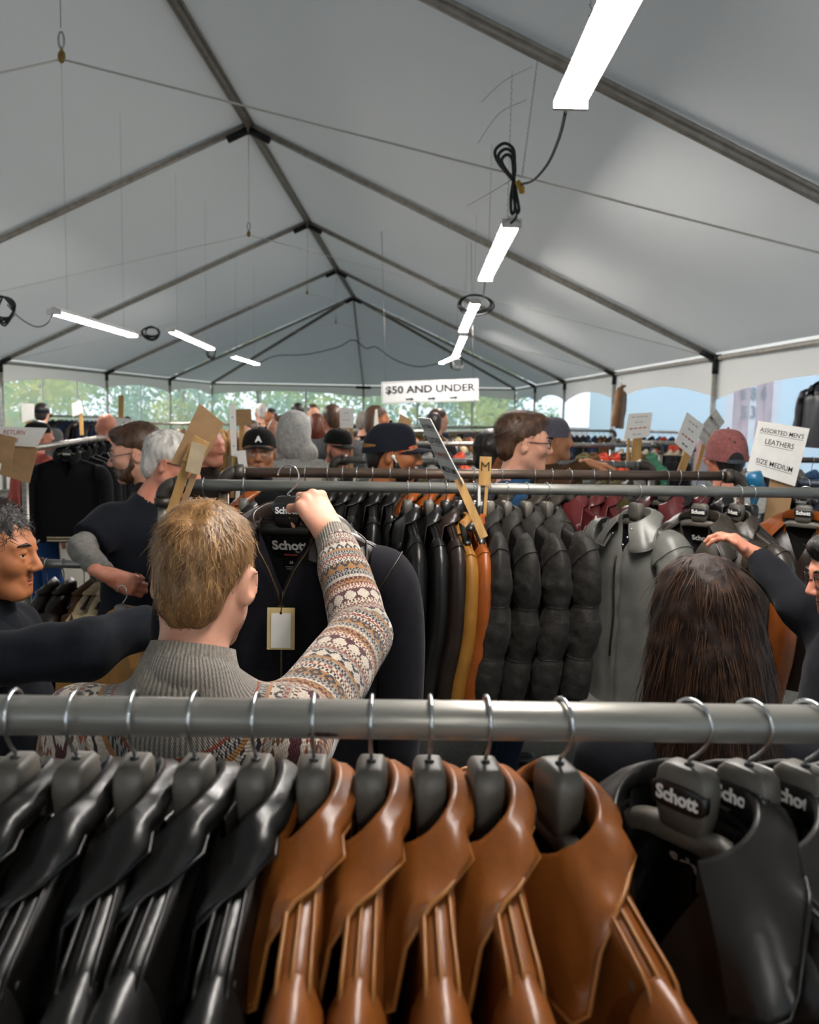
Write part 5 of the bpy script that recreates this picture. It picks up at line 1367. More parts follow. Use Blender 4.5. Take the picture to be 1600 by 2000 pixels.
P11 = person('grinning bearded man in a dark cap and cream printed sweatshirt', 662, 874, 5.5, -150, head=(10, 12, 0), hscale=1.05, sk='red', top='sweatshirt', top_mat=M_wsw, hair='buzz', hair_mat='black', beard='brown', bulk=1.6); cap(P11, M_capk, z=.026, tilt=.016, hgt=.098)
P12 = person('man in a navy cap with an orange cord and an earbud, facing right', 768, 886, 4.4, -88, head=(0, 3, 0), hscale=1.22, sk='tan', top='jacket', top_mat=M_gj, hair='buzz', hair_mat='black', beard='black', bulk=1.5)
g = cap(P12, M_capn, z=.012, tilt=.018, hgt=.112); H = P12['H']
M_oc = mat('orange_cord', '#c8492c', rough=.7); M_sd = mat('tan_suede_strap', '#8a5f2a', rough=.8)
MB().tube([H((-.075, .03, .026)), H((-.05, .075, .034)), H((0, .093, .038)), H((.05, .075, .034)), H((.075, .03, .026)), H((.078, .026, .005))], .0035*P12['s'], 6).build('cap_cord', M_oc, g)
MB().grid([[H((.0875*math.cos(a), -.018 + .1075*math.sin(a), z)) for a in np.linspace(R(-150), R(-30), 17)] for z in (.010, .035)]).build('cap_strap', M_sd, g)
mb = MB(); mb.ball(H((.088, .0, -.008)), .009*P12['s'], 10, 6); mb.tube([H((.088, .002, -.008)), H((.09, .016, -.03))], .0035*P12['s'], 6); mb.build('earbud', M_fix, P12['root'])
P13 = person('man in profile with slick brown hair, black glasses and a denim jacket', 1024, 866, 4.4, -84, head=(0, 2, 0), hscale=1.2, sk='fair', top='denim_jacket', top_mat=M_den, hair='swept', hair_mat='brown', glasses=True, eyes=True, bulk=1.7, nose=1.1)
strands(P13, [c for c in P13['root'].children if c.name.startswith('hair')][0], 2200, .05, lambda L: np.stack([L[:, 0]*.5, -np.ones(len(L)), -.6 + L[:, 2]*0], 1)*.05, HR['brown'], .0012, lift=.002, jit=.15, lenf=lambda L: np.clip((L[:, 2] + .08)/.12, .2, 1))
person('dark haired person hidden behind the man in black glasses', 968, 888, 5.1, -60, hscale=1.15, sk='tan', top='denim_jacket', top_mat=M_den, hair='short', hair_mat='black')
P15 = person('man in a faded grey cap and brown jacket, reaching to the right', 1082, 858, 5.4, -75, hscale=1.25, sk='olive', top='jacket', top_mat=M_brj, hair='buzz', hair_mat='black', bulk=1.7,
   arms={1: (at(1100, 935, 5.3), at(1150, 905, 5.25))}, hands={1: dict(sdf=hand_sdf(), f=(1, .1, -.1), b=(0, -.2, 1))}); cap(P15, M_capg, z=.012, hgt=.11, brim=False)
P16 = person('man in a dusty pink cap worn backwards, seen from behind', 1416, 892, 4.6, 4, hscale=1.16, sk='red', top='tee_shirt', top_mat=M_ltg, hair='buzz', hair_mat='black', bulk=1.5, sleeve='short')
g = cap(P16, M_capp, z=-.008, tilt=.012, hgt=.13, brim=True); H = P16['H']
# arched gap of the cap with the hair showing and the strap below it
mb = MB(); ar = [H((.036*math.cos(a), -.1215 - .006*math.cos(a)**2*0 - .0065*(1 - math.cos(a)**2) + .0095*math.sin(a)**2*0, -.016 + .042*math.sin(a))) for a in np.linspace(0, math.pi, 15)]; c0 = H((0, -.1275, -.016))
mb.add([c0] + ar, [(0, i + 1, i + 2) for i in range(14)]); mb.build('cap_gap', HR['black'], g)
MB().grid([[H((x, -.1295 + 6.0*x*x, z)) for x in np.linspace(-.040, .040, 9)] for z in (-.022, -.006)]).build('cap_strap', mat('slate_strap', '#3c4147', rough=.7), g)
for x in (-.028, .030): MB().ball(H((x, -.104, .083)), (.0035, .0035, .0035), 6, 4).build('eyelet', M_capk, g)
P17 = person('person in a coral sweater and dark cap by the far left racks', 78, 850, 7.0, -40, hscale=1.1, sk='red', top='sweater', top_mat=M_cor, hair='buzz', hair_mat='black', bulk=2.0, legs_mat=cloth('blue_jeans', '#1f3a63'), shoulders=1.1); cap(P17, M_capk, z=.02, brim=False)
person('bald man in a blue grey shirt seen from behind', 208, 836, 7.8, 25, hscale=1.2, sk='red', top='shirt', top_mat=M_bgs, bulk=1.8, shoulders=1.1)
P18 = person('person in a dark knit hat by the left windows', 82, 808, 11, 10, hscale=1.2, sk='fair', top='jacket', top_mat=M_gj, hair='short', hair_mat='black', detail=0, bulk=1.8); cap(P18, M_capn, z=.01, brim=False)
person('curly haired person in profile facing right below the banner', 738, 818, 8.6, -85, hscale=1.15, sk='tan', top='jacket', top_mat=M_blj, hair='long', hair_mat='brown', detail=1, bulk=1.6)
person('grey haired man beside the curly haired person', 716, 826, 9.4, -60, hscale=1.15, sk='fair', top='jacket', top_mat=M_blj, hair='buzz', hair_mat='grey', detail=0)
person('man in a brown jacket over a white collar behind the cardboard sign', 408, 872, 5.3, -120, hscale=1.0, sk='red', top='jacket', top_mat=M_dkj, hair='short', hair_mat='black', detail=1, bulk=1.6)
person('person in an olive jacket behind the man in the emblem cap', 486, 846, 7.8, 150, hscale=1.05, sk='fair', top='jacket', top_mat=M_olv, hair='short', hair_mat='brown', detail=0, bulk=1.8)
person('auburn haired person between the hood and the charcoal jacket', 618, 832, 8.6, 20, hscale=1.1, sk='fair', top='jacket', top_mat=M_blj, hair='long', hair_mat='red', detail=0)
person('white haired person far behind the emblem cap', 510, 806, 12.5, 30, hscale=1.2, sk='fair', top='jacket', top_mat=M_gj, hair='short', hair_mat='white', detail=0)
person('dark haired person far off beside the white haired one', 528, 816, 11.5, 170, hscale=1.1, sk='tan', top='jacket', top_mat=M_blj, hair='short', hair_mat='black', detail=0)
person('brown haired woman far off below the right end of the banner', 858, 820, 10.0, -70, hscale=1.15, sk='fair', top='jacket', top_mat=M_olv, hair='long', hair_mat='brown', detail=0)
person('dark haired person far off left of the woman below the banner', 846, 830, 8.8, 10, hscale=1.1, sk='tan', top='jacket', top_mat=M_blj, hair='short', hair_mat='black', detail=0)
person('dark haired person far off above the grey hood', 582, 806, 11.0, 5, hscale=1.1, sk='tan', top='jacket', top_mat=M_blj, hair='short', hair_mat='black', detail=0)
person('person with a pale face far off right of the grey hood', 612, 806, 12.5, 200, hscale=1.1, sk='fair', top='jacket', top_mat=M_gj, hair='short', hair_mat='brown', detail=0)
# ------------------------------------------------------------------ signs
M_kraft = mat('kraft_cardboard', '#9a7a55', rough=.85, var=.12, scale=20); M_stake = mat('pale_wood', '#b08850', rough=.7, var=.22, scale=12, stretch=(3, 3, .4)); M_tape = mat('clear_tape', '#b7a486', rough=.15, var=.1)
def stick(P0, P1, w_, t, name, M, parent, o):
    P0, P1 = np.asarray(P0, float), np.asarray(P1, float); d = P1 - P0; L_ = np.linalg.norm(d); d /= L_; x = np.cross(d, (0, 1, 0)); x /= np.linalg.norm(x); y = np.cross(d, x)
    return MB().box((P0 + P1)/2 - o, (w_, t, L_), np.stack([x, y, d], 1)).build(name, M, parent, False)
def sign(label, C, Ys, lines, stakes=(), M=None, thick=.003, name='paper_sign', extra_w=.035):
    """C: four corners in the picture TL TR BR BL; Ys: their distances; lines: (text, height 0..1 from the top, size 0..1, material, underline)"""
    M = M or M_paper
    c = np.array([at(u, v, y) for (u, v), y in zip(C, Ys)]); o = c.mean(0)
    nrm = np.cross(c[1] - c[0], c[3] - c[0]); nrm /= np.linalg.norm(nrm)
    if nrm @ (CAM - o) < 0: nrm = -nrm
    root = empty(name, o, label=label, cat='sign', group='paper signs on stakes')
    V = list(c - o) + list(c - o - nrm*thick); MB().add(V, [(0, 1, 2, 3), (7, 6, 5, 4), (0, 4, 5, 1), (1, 5, 6, 2), (2, 6, 7, 3), (3, 7, 4, 0)]).build('sheet', M, root, False)
    Wd = np.linalg.norm(c[1] - c[0]); Ht = np.linalg.norm(c[3] - c[0])
    def S(a, b): return ((c[0]*(1-a) + c[1]*a)*(1-b) + (c[3]*(1-a) + c[2]*a)*b) - o + nrm*.0012
    for tx, hy, sz, mt_, ul in lines:
        if tx[0] == '~':                       # print too small to read in the photograph
            n_ = int(tx[1]); x0 = .5 - .09*n_
            for k in range(n_):
                a_ = x0 + k*.18 + .02; b_ = a_ + .13; MB().add([S(a_, hy - sz*.25), S(b_, hy - sz*.25), S(b_, hy + sz*.25), S(a_, hy + sz*.25)], [(3, 2, 1, 0)]).build('print_line', mt_, root, False)
            continue
        me = text_mesh(tx, 1.0, mt_, extrude=0, bold=.004).copy()
        xs = [v_.co.x for v_ in me.vertices]; wt = (max(xs) - min(xs)) or 1; ar = Wd/Ht
        k = min(sz, .86*ar/wt if wt else sz)
        for v_ in me.vertices: v_.co = S(.5 + v_.co.x*k/ar, hy - v_.co.y*k)
        link('lettering', me, root)
        if ul: MB().add([S(.5 - wt*k/ar/2, hy + k*.50), S(.5 + wt*k/ar/2, hy + k*.50), S(.5 + wt*k/ar/2, hy + k*.55), S(.5 - wt*k/ar/2, hy + k*.55)], [(3, 2, 1, 0)]).build('underline', mt_, root, False)
    for (a, b, w_, Ms) in stakes: stick(a, b, w_, .008, 'stake', Ms, root, o)
    return root
K, RD, GY = M_ink, M_red, M_grey
sign("white sign on a stake reading ASSORTED MEN'S LEATHERS SIZE MEDIUM", [(1482, 822), (1582, 837), (1553, 950), (1459, 920)], [3.75]*4, [("ASSORTED MEN'S", .16, .13, K, 1), ('LEATHERS', .36, .13, K, 1), ('SIZE MEDIUM', .75, .13, K, 1)],
     [(at(1530, 925, 3.765), at(1500, 1110, 3.775), .10, M_kraft)])
sign("tilted white leather sign seen almost edge on above the orange jackets", [(816, 816), (840, 818), (905, 945), (870, 934)], [3.15, 3.0, 3.0, 3.15], [("Asst'd Men's", .13, .16, K, 1), ('LEATHER', .36, .14, K, 1), ('AS MARKED', .58, .15, RD, 1), ('MEDIUM', .83, .14, K, 1)],
     [(at(895, 935, 3.02), at(946, 1050, 2.98), .028, M_stake)])
rt = sign('kraft cardboard sign seen from its back with a wooden paddle taped on', [(390, 788), (437, 827), (388, 918), (333, 905)], [2.92]*4, [], [(at(378, 868, 2.90), at(326, 1026, 2.90), .03, M_stake), (at(398, 880, 2.89), at(348, 1010, 2.89), .018, M_kraft), (at(395, 858, 2.89), at(372, 905, 2.89), .055, M_stake)], M_kraft, .006, 'cardboard_sign')
o = np.array(rt.location); MB().grid([[at(375 + 14*i, 862 + 4*i, 2.87) - o, at(362 + 14*i, 920 + 4*i, 2.87) - o] for i in range(3)]).build('packing_tape', M_tape, rt)
sign('slim white sign on a thin stake left of the emblem cap', [(447, 792), (460, 786), (463, 893), (452, 890)], [4.75]*4, [('~2', .25, .06, GY, 0), ('~2', .8, .06, GY, 0)], [(at(457, 893, 4.76), at(454, 972, 4.76), .02, M_stake)])
rt = sign('white sign with red letters reading RETURN RACK at the left edge', [(-30, 832), (92, 836), (72, 873), (-30, 868)], [4.6]*4, [('RETURN', .3, .34, RD, 0), ('RACK', .7, .3, RD, 0)], [(at(45, 866, 4.62), at(28, 935, 4.62), .16, M_kraft), (at(12, 850, 4.5), at(2, 905, 4.5), .10, M_kraft)], name='paper_sign')
sign('white sign with faint red print on a stake left of the pink cap', [(1228, 808), (1275, 805), (1268, 853), (1218, 859)], [6.6]*4, [('~4', .15, .06, GY, 0), ('~2', .36, .06, GY, 0), ('~4', .6, .09, RD, 0), ('~2', .84, .07, GY, 0)], [(at(1246, 850, 6.62), at(1240, 912, 6.62), .07, M_stake), (at(1228, 856, 6.6), at(1226, 912, 6.6), .02, M_stake)])
sign('white sign rotated on its corner beside the pink cap', [(1342, 805), (1376, 830), (1350, 892), (1318, 865)], [5.9]*4, [('~3', .18, .07, GY, 0), ('~2', .38, .08, GY, 0), ('~4', .62, .09, RD, 0), ('~2', .85, .08, K, 0)], [(at(1345, 880, 5.92), at(1325, 935, 5.92), .05, M_stake)])
sign('grey sign turned diagonally behind the pink cap', [(1398, 797), (1416, 824), (1380, 872), (1358, 848)], [6.2]*4, [("MEN'S", .3, .2, K, 0), ('LEATHER', .7, .18, K, 0)], [(at(1375, 868, 6.22), at(1358, 930, 6.22), .03, M_stake)], mat('grey_paper', '#b4b2ab', rough=.8))
sign('small white sign on a wooden post right of the charcoal jacket', [(663, 797), (691, 797), (690, 836), (664, 836)], [6.4]*4, [('~2', .25, .08, GY, 0), ('~3', .6, .08, GY, 0)], [(at(673, 836, 6.42), at(673, 960, 6.42), .05, M_stake), (at(686, 836, 6.42), at(686, 960, 6.42), .03, M_kraft)])
sign('brown cardboard sign left of the emblem cap', [(460, 800), (490, 798), (493, 830), (461, 832)], [7.4]*4, [], [(at(472, 830, 7.42), at(472, 880, 7.42), .04, M_stake)], M_kraft, name='cardboard_sign')
sign('small white sign below the left windows, nearest the knit hat', [(41, 787), (67, 789), (66, 818), (43, 826)], [9.5]*4, [], [(at(56, 822, 9.52), at(54, 860, 9.52), .06, M_stake)])
sign('small white sign below the left windows, above the striped wool jackets', [(140, 788), (158, 782), (163, 806), (142, 814)], [9.8]*4, [], [(at(158, 808, 9.82), at(160, 850, 9.82), .04, M_stake)])
sign('white sign with a picture square behind the bearded man', [(226, 816), (258, 818), (258, 842), (228, 840)], [6.2]*4, [('~1', .5, .8, GY, 0)], [(at(237, 772, 6.25), at(236, 830, 6.25), .035, M_stake)])
sign('thin white sign edge on in front of the curly haired person', [(733, 800), (737, 799), (740, 835), (730, 836)], [7.6]*4, [], [(at(735, 832, 7.62), at(735, 870, 7.62), .02, M_stake)])
sign('kraft cardboard box flap sign behind the navy cap', [(782, 808), (806, 822), (800, 838), (776, 830)], [7.2]*4, [], [(at(788, 832, 7.22), at(784, 870, 7.22), .03, M_stake)], M_kraft, name='cardboard_sign')
st = empty('wooden_stake', at(948, 945, 3.36), label='pale wooden stake marked M standing in the middle rail', cat='stake'); o = np.array(st.location)
stick(at(949, 892, 3.36), at(946, 948, 3.36), .044, .012, 'paddle', M_stake, st, o); stick(at(951, 945, 3.362), at(945, 1032, 3.362), .012, .010, 'handle', M_stake, st, o); stick(at(936, 945, 3.362), at(936, 1010, 3.362), .010, .010, 'handle', M_paper, st, o)
link('lettering', text_mesh('M', .05, M_bronze), st, at(948, 912, 3.352) - o, (R(90), 0, 0))
bt = empty('taped_stake', at(1475, 990, 3.7), label='stake wrapped in blue plastic tape behind the middle rail', cat='stake'); o = np.array(bt.location); M_blu = mat('blue_tape', '#175a7c', rough=.35, var=.3, scale=30, bump=.6)
mb = MB(); mb.tube([at(1472, 922, 3.7) - o, at(1474, 935, 3.7) - o, at(1478, 950, 3.7) - o, at(1472, 985, 3.7) - o, at(1474, 1030, 3.7) - o], [.03, .036, .03, .012, .012], 10); mb.build('tape_wrap', M_blu, bt); stick(at(1474, 1030, 3.7), at(1476, 1100, 3.7), .02, .02, 'stick', M_stake, bt, o)
# wooden flat stick by the emblem cap
wp = empty('wooden_paddle', at(468, 905, 4.7), label='white painted paddle standing left of the emblem cap man', cat='stake'); o = np.array(wp.location); stick(at(471, 880, 4.7), at(476, 925, 4.7), .045, .01, 'blade', M_paper, wp, o); stick(at(467, 915, 4.71), at(464, 975, 4.71), .02, .01, 'handle', M_paper, wp, o)

# ------------------------------------------------------------------ far racks full of clothes
def coat_mesh(M, Mc=None, T=.035, L=.75, seed=0):
    mb = MB(); G = []
    for x in np.linspace(-.225, .225, 11):
        k = max(1 - (abs(x)/.245)**3, .05)**.5; z0 = shoulder_z(x)
        col = [(x, -T*k*(1 + .2*ns(x*8 + seed, s*3, 0)), z0 + (-L - z0)*s) for s in (1, .6, .3, .1, .03)] + [(x, 0, z0 + .004)] + [(x, T*k*(1 + .2*ns(x*8 + seed, s*3, 5)), z0 + (-L - z0)*s) for s in (.03, .1, .3, .6, 1)]
        G.append(col)
    mb.grid(G)
    for sgn in (-1, 1):
        P = smooth_path([(sgn*.20, 0, -.16), (sgn*.24, 0, -.19), (sgn*.265, .0, -.30), (sgn*.27, .02, -.62)], 3); mb.tube(P, np.linspace(.062, .04, len(P))*1.0, 8)
    mb.cur = 1; G = []
    for t in np.linspace(-1, 1, 13):
        th = t*R(155); sn, cs = math.sin(th), math.cos(th); fr = (1 - cs)/2
        B = np.array([.065*sn, -.028*cs, -.045 - .05*fr]); F_ = B*1.05 + (0, 0, .05); E_ = F_ + np.array([sn*.05, -cs*.018, -.065 - .02*fr]); E_[2] = max(E_[2], shoulder_z(E_[0]) + .008 - .06*(1 - abs(sn)))
        G.append([B, F_, (F_ + E_)/2 + np.array([sn, -cs, 0])*.012, E_])
    mb.grid(G); return mb.mesh('coat', [M, Mc or M])
fh = MB(); fh.tube(smooth_path([(0, 0, -.03), (0, 0, .03), (-.024, 0, .055), (-.02, 0, .085), (0, 0, .091), (.022, 0, .08)], 3), .0024, 5); M_fhook = fh.mesh('hook', M_hook)
fa = MB(); fa.tube([(-.19, 0, -.10), (-.05, 0, -.05), (.05, 0, -.05), (.19, 0, -.10)], .010, 6); fa.mesh('arms', M_plastk); FA = fa.mesh('arms', M_plastk)
fleece = cloth('cream_fleece', '#b8ab95', bump=.9, bscale=120, dist=.01)
def C_(n, c, **k): return cloth('far_' + n, c, **k)
CK = {'brown': coat_mesh(C_('brown', '#4a3018'), seed=1), 'tan': coat_mesh(C_('tan', '#7b5a33'), seed=2), 'olive': coat_mesh(C_('olive', '#4b4425'), seed=3), 'black': coat_mesh(C_('black', '#121214'), seed=4), 'navy': coat_mesh(C_('navy', '#1a2438'), seed=5),
      'orange': coat_mesh(M_org, seed=6), 'cream': coat_mesh(C_('cream', '#a8977a'), seed=7), 'red': coat_mesh(C_('red', '#a33a24'), seed=8), 'green': coat_mesh(C_('green', '#2c5a44'), seed=9), 'grey': coat_mesh(C_('grey', '#5a5a56'), seed=10),
      'black fleece collared': coat_mesh(C_('black2', '#101012'), fleece, T=.045, seed=11), 'dark brown': coat_mesh(M_dbr, seed=12), 'mustard': coat_mesh(M_must, seed=13), 'denim': coat_mesh(M_den, seed=14)}
def far_row(p, q, n, cols, place, z=ZRAIL, jit=6, skip=(0, 1)):
    d = (q - p)/np.linalg.norm(q - p); base = math.atan2(d[1], d[0]) + R(90)
    cnt = {}
    for i in range(n):
        t = (i + .5 + rnd.uniform(-.25, .25))/n; t = skip[0] + (skip[1] - skip[0])*t
        c = cols[int(rnd.random()*len(cols))]; pt = p + (q - p)*t; nth = ORD[cnt.get(c, 0)]; cnt[c] = cnt.get(c, 0) + 1
        o = empty('coat', (pt[0], pt[1], z - RAILUP), (0, 0, base - R(90) + R(90) + R(rnd.uniform(-jit, jit))), nth + ' ' + c + ' coat from the left ' + place, 'coat', 'coats ' + place)
        link('coat_shell', CK[c], o)
        h = empty('coat_hanger', (pt[0], pt[1], z - RAILUP), (0, 0, base + R(rnd.uniform(-jit, jit))), 'hanger of the ' + nth + ' ' + c + ' coat ' + place, 'hanger', 'hangers ' + place); link('hook', M_fhook, h); link('arms', FA, h)
def far_rack(a, b, label, place, n, cols, M=M_pipe, z=ZRAIL, fill=True, **kw):
    p, q = rail_at(*a, z), rail_at(*b, z); rack(p, q, label, M, .02, z=z)
    if fill: far_row(p, q, n, cols, place, z, **kw)
far_row(q0, q1, 24, ['olive', 'grey', 'dark brown', 'black', 'brown'], 'on the rack behind the navy cap')
far_rack((640, 865), (1282, 870), 'long pale pipe rack with bright jackets behind the slick haired man', 'on the long pale rack', 26, ['green', 'grey', 'red', 'black', 'olive', 'grey', 'brown'])
far_rack((640, 842), (978, 844), 'pale pipe rack with orange jackets below the banner', 'on the rack below the banner', 24, ['orange', 'mustard', 'dark brown', 'cream', 'orange', 'brown'])
far_rack((690, 833), (985, 835), 'farthest pale pipe rack below the banner', 'on the farthest rack', 18, ['brown', 'olive', 'black', 'navy'])
far_rack((225, 826), (490, 829), 'far rack packed with brown coats behind the cardboard sign', 'on the packed rack at left', 26, ['brown', 'tan', 'olive', 'brown', 'cream'])
far_rack((98, 812), (250, 816), 'far rack with dark coats below the left windows', 'below the left windows', 16, ['black', 'navy', 'black', 'dark brown'])
far_rack((1205, 862), (1345, 866), 'rack of fleece collared coats left of the pink cap', 'beside the pink cap', 9, ['black fleece collared'])
far_rack((1008, 838), (1195, 842), 'far rack of dark coats below the clear right windows', 'on the far right rack', 18, ['black', 'navy', 'brown', 'dark brown'])
far_rack((1250, 842), (1420, 848), 'far rack of blue and red coats behind the signs', 'on the rack behind the right signs', 12, ['navy', 'denim', 'black', 'red'])
far_rack((1440, 896), (1640, 900), 'dark pipe rack behind the assorted leathers sign', 'behind the assorted leathers sign', 9, ['grey', 'black', 'dark brown', 'denim'], M_pipeb)
p, q = rail_at(1540, 944, 1.57), rail_at(1760, 950, 1.57); rack(p, q, 'slate blue pipe rack at the right edge behind the middle rail', mat('slate_pipe', '#3a4450', rough=.4, metal=.5), .021, z=1.57)
for i, t in enumerate((.15, .35, .55)):
    pt = p + (q - p)*t; pt = np.array([pt[0], pt[1], 1.57 - RAILUP]); w_ = ['left', 'middle', 'right'][i]
    jacket(J_navy, pt, R(120), w_ + ' one of three navy jackets at the right edge behind the middle rail', 'navy jackets at the right edge', name='navy_jacket') if 'J_navy' in globals() else None
    if i == 0:
        J_navy = jacket_meshes(leather('navy_leather', '#151c2a'), seed=70, T=.05, b=.035); jacket(J_navy, pt, R(120), w_ + ' one of three navy jackets at the right edge behind the middle rail', 'navy jackets at the right edge', name='navy_jacket')
    hanger(pt, R(120), 'hanger in the ' + w_ + ' navy jacket at the right edge', gh2, HANG, plate=True)
# low rack at the left with brown and cream garments, and the mustard jacket in the older man's hand
lowz = 1.12; a, b = onz(70, 1100, lowz), onz(250, 1104, lowz); rack(a, b, 'low pipe rack behind the older man holding hands on hangers', M_pipe, .02, z=lowz)
for i, (t, c) in enumerate([(.12, 'dark brown'), (.3, 'dark brown'), (.52, 'brown'), (.66, 'cream'), (.8, 'cream'), (.93, 'black')]):
    pt = a + (b - a)*t; ob = empty('coat', (pt[0], pt[1], lowz - RAILUP), (0, 0, R(90 + rnd.uniform(-8, 8))), ORD[i] + ' coat from the left on the low rack, ' + c, 'coat', 'coats on the low rack'); link('coat_shell', CK[c], ob)
    h = empty('coat_hanger', (pt[0], pt[1], lowz - RAILUP), (0, 0, R(90)), 'hanger of the ' + ORD[i] + ' coat on the low rack', 'hanger', 'hangers on the low rack'); link('hook', M_fhook, h); link('arms', FA, h)
J_mus2 = jacket_meshes(M_must, seed=72, T=.07, b=.05, leaf=1.3, cw=1.1, front=True)
pm = at(240, 1192, 3.2); jacket(J_mus2, pm, R(150), 'mustard suede jacket held low by the white haired man', 'jackets on the middle rail', name='suede_jacket'); hanger(pm, R(150), 'grey hanger of the mustard suede jacket held low', gh2, HANG)
# garments hung high along the right wall
J_dsp = jacket_meshes(leather('tan_suede', '#6b4a2b', rough=.7), seed=74, T=.06, b=.04)
pd = at(1214, 752, 11.7); jacket(J_dsp, pd, R(70), 'brown suede jacket hung high on a tent post', 'display jackets hung high', name='suede_jacket', scale=.8)
MB().tube([(0, 0, -.02), (0, 0, .1)], .004, 5).build('hanging_hook', M_hook, loc=pd, label='hook holding the brown suede jacket on the tent post', cat='hook')
J_bld = jacket_meshes(leather('blue_black_leather', '#12141f'), seed=75, T=.08, b=.05, wr=2)
pd = at(1604, 742, 8.0); jacket(J_bld, pd, R(100), 'blue black leather jacket hung high at the right edge', 'display jackets hung high', scale=.85)
MB().tube([(0, 0, -.02), (0, 0, .22)], .004, 5).build('hanging_hook', M_hook, loc=pd, label='hook holding the blue black jacket at the right edge', cat='hook')

# ------------------------------------------------------------------ outside: trees and a pale building
M_bark = mat('bark', '#4b4034', rough=.95, var=.3, scale=20, bump=.8)
def leafm(name, c, c2):
    M = bpy.data.materials.new(name); M.use_nodes = True; nt = M.node_tree; nt.nodes.remove(nt.nodes['Principled BSDF'])
    n = nd(nt, 'ShaderNodeTexNoise'); n.inputs['Scale'].default_value = 1.3; tc = nd(nt, 'ShaderNodeTexCoord'); nt.links.new(tc.outputs['Object'], n.inputs['Vector'])
    mx = nd(nt, 'ShaderNodeMix', data_type='RGBA'); mx.inputs[6].default_value = srgb(c); mx.inputs[7].default_value = srgb(c2)
    rp = nd(nt, 'ShaderNodeMapRange'); rp.inputs[1].default_value = .35; rp.inputs[2].default_value = .65; nt.links.new(n.outputs[0], rp.inputs[0]); nt.links.new(rp.outputs[0], mx.inputs[0])
    d = nd(nt, 'ShaderNodeBsdfDiffuse'); t = nd(nt, 'ShaderNodeBsdfTranslucent'); m1 = nd(nt, 'ShaderNodeMixShader'); m1.inputs[0].default_value = .5
    for q in (d, t): nt.links.new(mx.outputs[2], q.inputs[0])
    nt.links.new(d.outputs[0], m1.inputs[1]); nt.links.new(t.outputs[0], m1.inputs[2]); nt.links.new(m1.outputs[0], nt.nodes['Material Output'].inputs[0]); return M
LM_ = [leafm('yellow_green_leaf', '#a9bf62', '#dcd977'), leafm('mid_green_leaf', '#7fae70', '#b3cc8c'), leafm('blue_green_leaf', '#6fa598', '#a9cbb0')]
def crown_mesh(seed, M, n=1500, rx=2.6, rz_=2.6, low=.6):
    rg = np.random.default_rng(seed); V = []; F = []
    cl = [rg.normal(0, 1, 3) for _ in range(22)]
    for i in range(n):
        c = cl[i % 22]; c = c/np.linalg.norm(c)*rg.uniform(.45, 1); p = np.array([c[0]*rx, c[1]*rx, rz_*.9 + low + c[2]*rz_]) + rg.normal(0, .5, 3)
        a = rg.normal(0, 1, 3); a /= np.linalg.norm(a); b = np.cross(a, rg.normal(0, 1, 3)); b /= np.linalg.norm(b); s = rg.uniform(.09, .2)
        k = len(V); V += [p - a*s, p + b*s*.55, p + a*s, p - b*s*.55]; F.append((k, k+1, k+2, k+3))
    return MB().add(V, F).mesh('foliage', M, False)
CR = [crown_mesh(i, LM_[i % 3]) for i in range(6)]
tm = MB(); tm.tube([(0, 0, 0), (.05, 0, 1.2), (.0, .08, 2.4), (.05, 0, 3.8)], [.16, .13, .11, .05], 8)
for a in range(5): tm.tube([(0, .03, 1.5 + .35*a), (.9*math.cos(a*2.1), .9*math.sin(a*2.1), 2.6 + .4*a)], [.06, .02], 6)
TM_ = tm.mesh('trunk', M_bark)
spots = [(-26, 40), (-22, 43), (-18, 41), (-14.5, 44), (-11, 41.5), (-8, 45), (-5, 42), (-2, 45), (1, 42), (4, 45), (3.6, 47.5), (-30, 44), (-14, 24), (-15, 19), (-13.5, 14.5), (-16, 10), (-18, 27), (-14, 30), (-15, 35)]
kinds = ['yellow green', 'mid green', 'blue green']
for i, (x, y) in enumerate(spots):
    side = y < 38; k = (i*7 + 1) % 6
    t = empty('tree', (x, y, 0), (0, 0, i*1.3), kinds[k % 3] + ' leafy tree ' + ('outside the left windows' if side else 'outside the far windows') + ', ' + ORD[(spots[:i+1] and sum(1 for s_ in spots[:i] if (s_[1] < 38) == side))] + ' of its row', 'tree', 'trees outside the tent', scale=.9 + .25*frac(i*.37))
    link('foliage', CR[k], t); link('trunk', TM_, t)
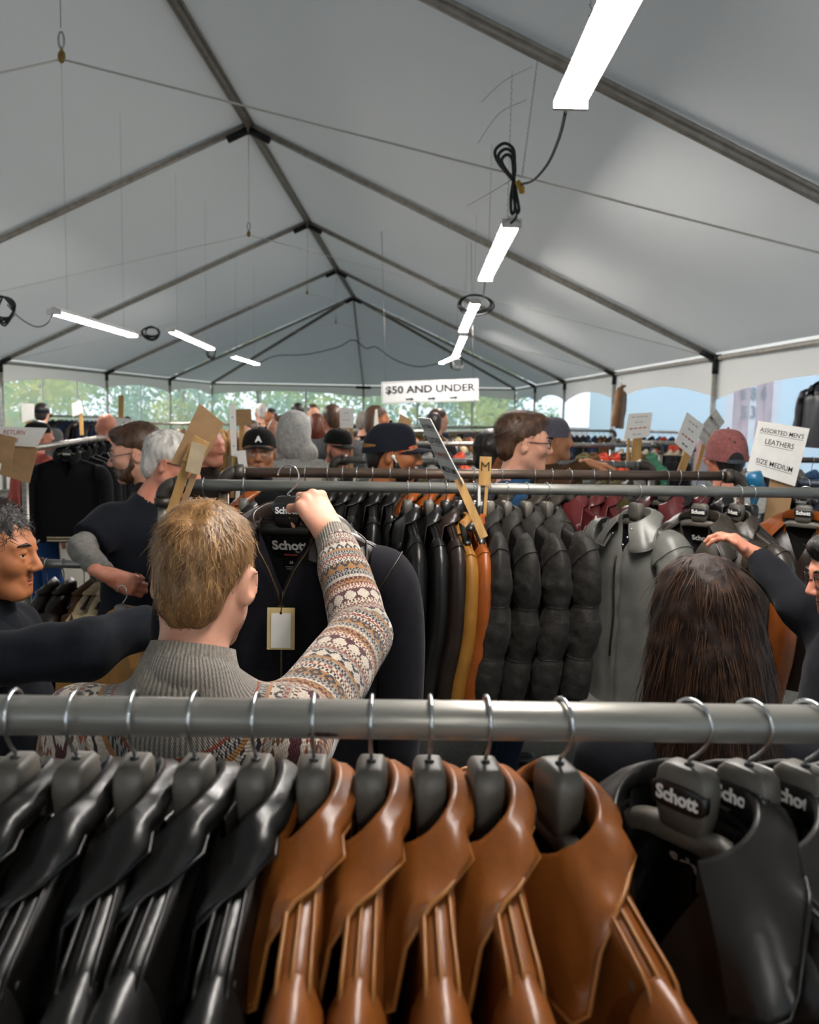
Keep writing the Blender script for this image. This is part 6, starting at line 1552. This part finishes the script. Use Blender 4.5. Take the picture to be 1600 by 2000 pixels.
# bushes close the low gap below the crowns
for i in range(12):
    x = -20 + i*2.3; b_ = empty('bush', (x, 39.2 + .8*frac(i*.61), -.3), (0, 0, i), kinds[(i + 1) % 3] + ' bush along the far side of the tent, number ' + ['one', 'two', 'three', 'four', 'five', 'six', 'seven', 'eight', 'nine', 'ten', 'eleven', 'twelve', 'thirteen', 'fourteen'][i] + ' from the left', 'bush', 'bushes behind the far windows', scale=(.5, .4, .45)); link('foliage', CR[(i + 2) % 6], b_)
bd = empty('building', (8.2, 12, 0), label='long pale blue building outside the right windows', cat='building')
M_bw = mat('pale_blue_wall', '#b9d3e6', rough=.8, var=.06); M_pl = mat('weathered_pink_plank', '#a58790', rough=.85, var=.25, scale=5); M_pl2 = mat('pale_plank', '#c9c6cf', rough=.85, var=.12, scale=5)
MB().box((.3, 6, 2.4), (.4, 52, 4.8)).build('wall', M_bw, bd, False)
MB().box((.3, 6, 4.85), (.8, 52.4, .15)).build('roof', M_bw, bd, False)
MB().box((.08, 2.2, 3.0), (.06, 1.3, .8)).build('sign_board', mat('warm_white_board', '#efe6d8', rough=.8), bd, False)
pbo = np.array([at(1472, 790, 16)[0], 16.0, 0]); pb = empty('plank_board', pbo, label='weathered pink plank board with painted characters outside the right window', cat='board')
x0, x1 = at(1418, 790, 16)[0], at(1522, 790, 16)[0]; zt_, zb_ = at(1470, 728, 16)[2], at(1470, 862, 16)[2]
for i in range(7): MB().box((x0 + (x1 - x0)*(i + .5)/7 - pbo[0], 0, (zt_ + zb_)/2 + .01*(i % 2)), ((x1 - x0)/7 - .012, .04, zt_ - zb_)).build('plank', M_pl if i % 3 else M_pl2, pb, False)
for x in (x0 + .06, x1 - .06): MB().box((x - pbo[0], .06, zt_/2), (.07, .07, zt_)).build('post', M_pl2, pb, False)
for tx, u, v in (('E', 1452, 768), ('8', 1472, 770), ('6', 1492, 768), ('S', 1453, 806), ('3', 1471, 806)):
    p_ = at(u, v, 15.955) - pbo
    link('lettering', text_mesh(tx, .30, mat('slate_paint', '#3c4a58', rough=.8), bold=.004, sx=.75), pb, p_, (R(90), 0, 0))
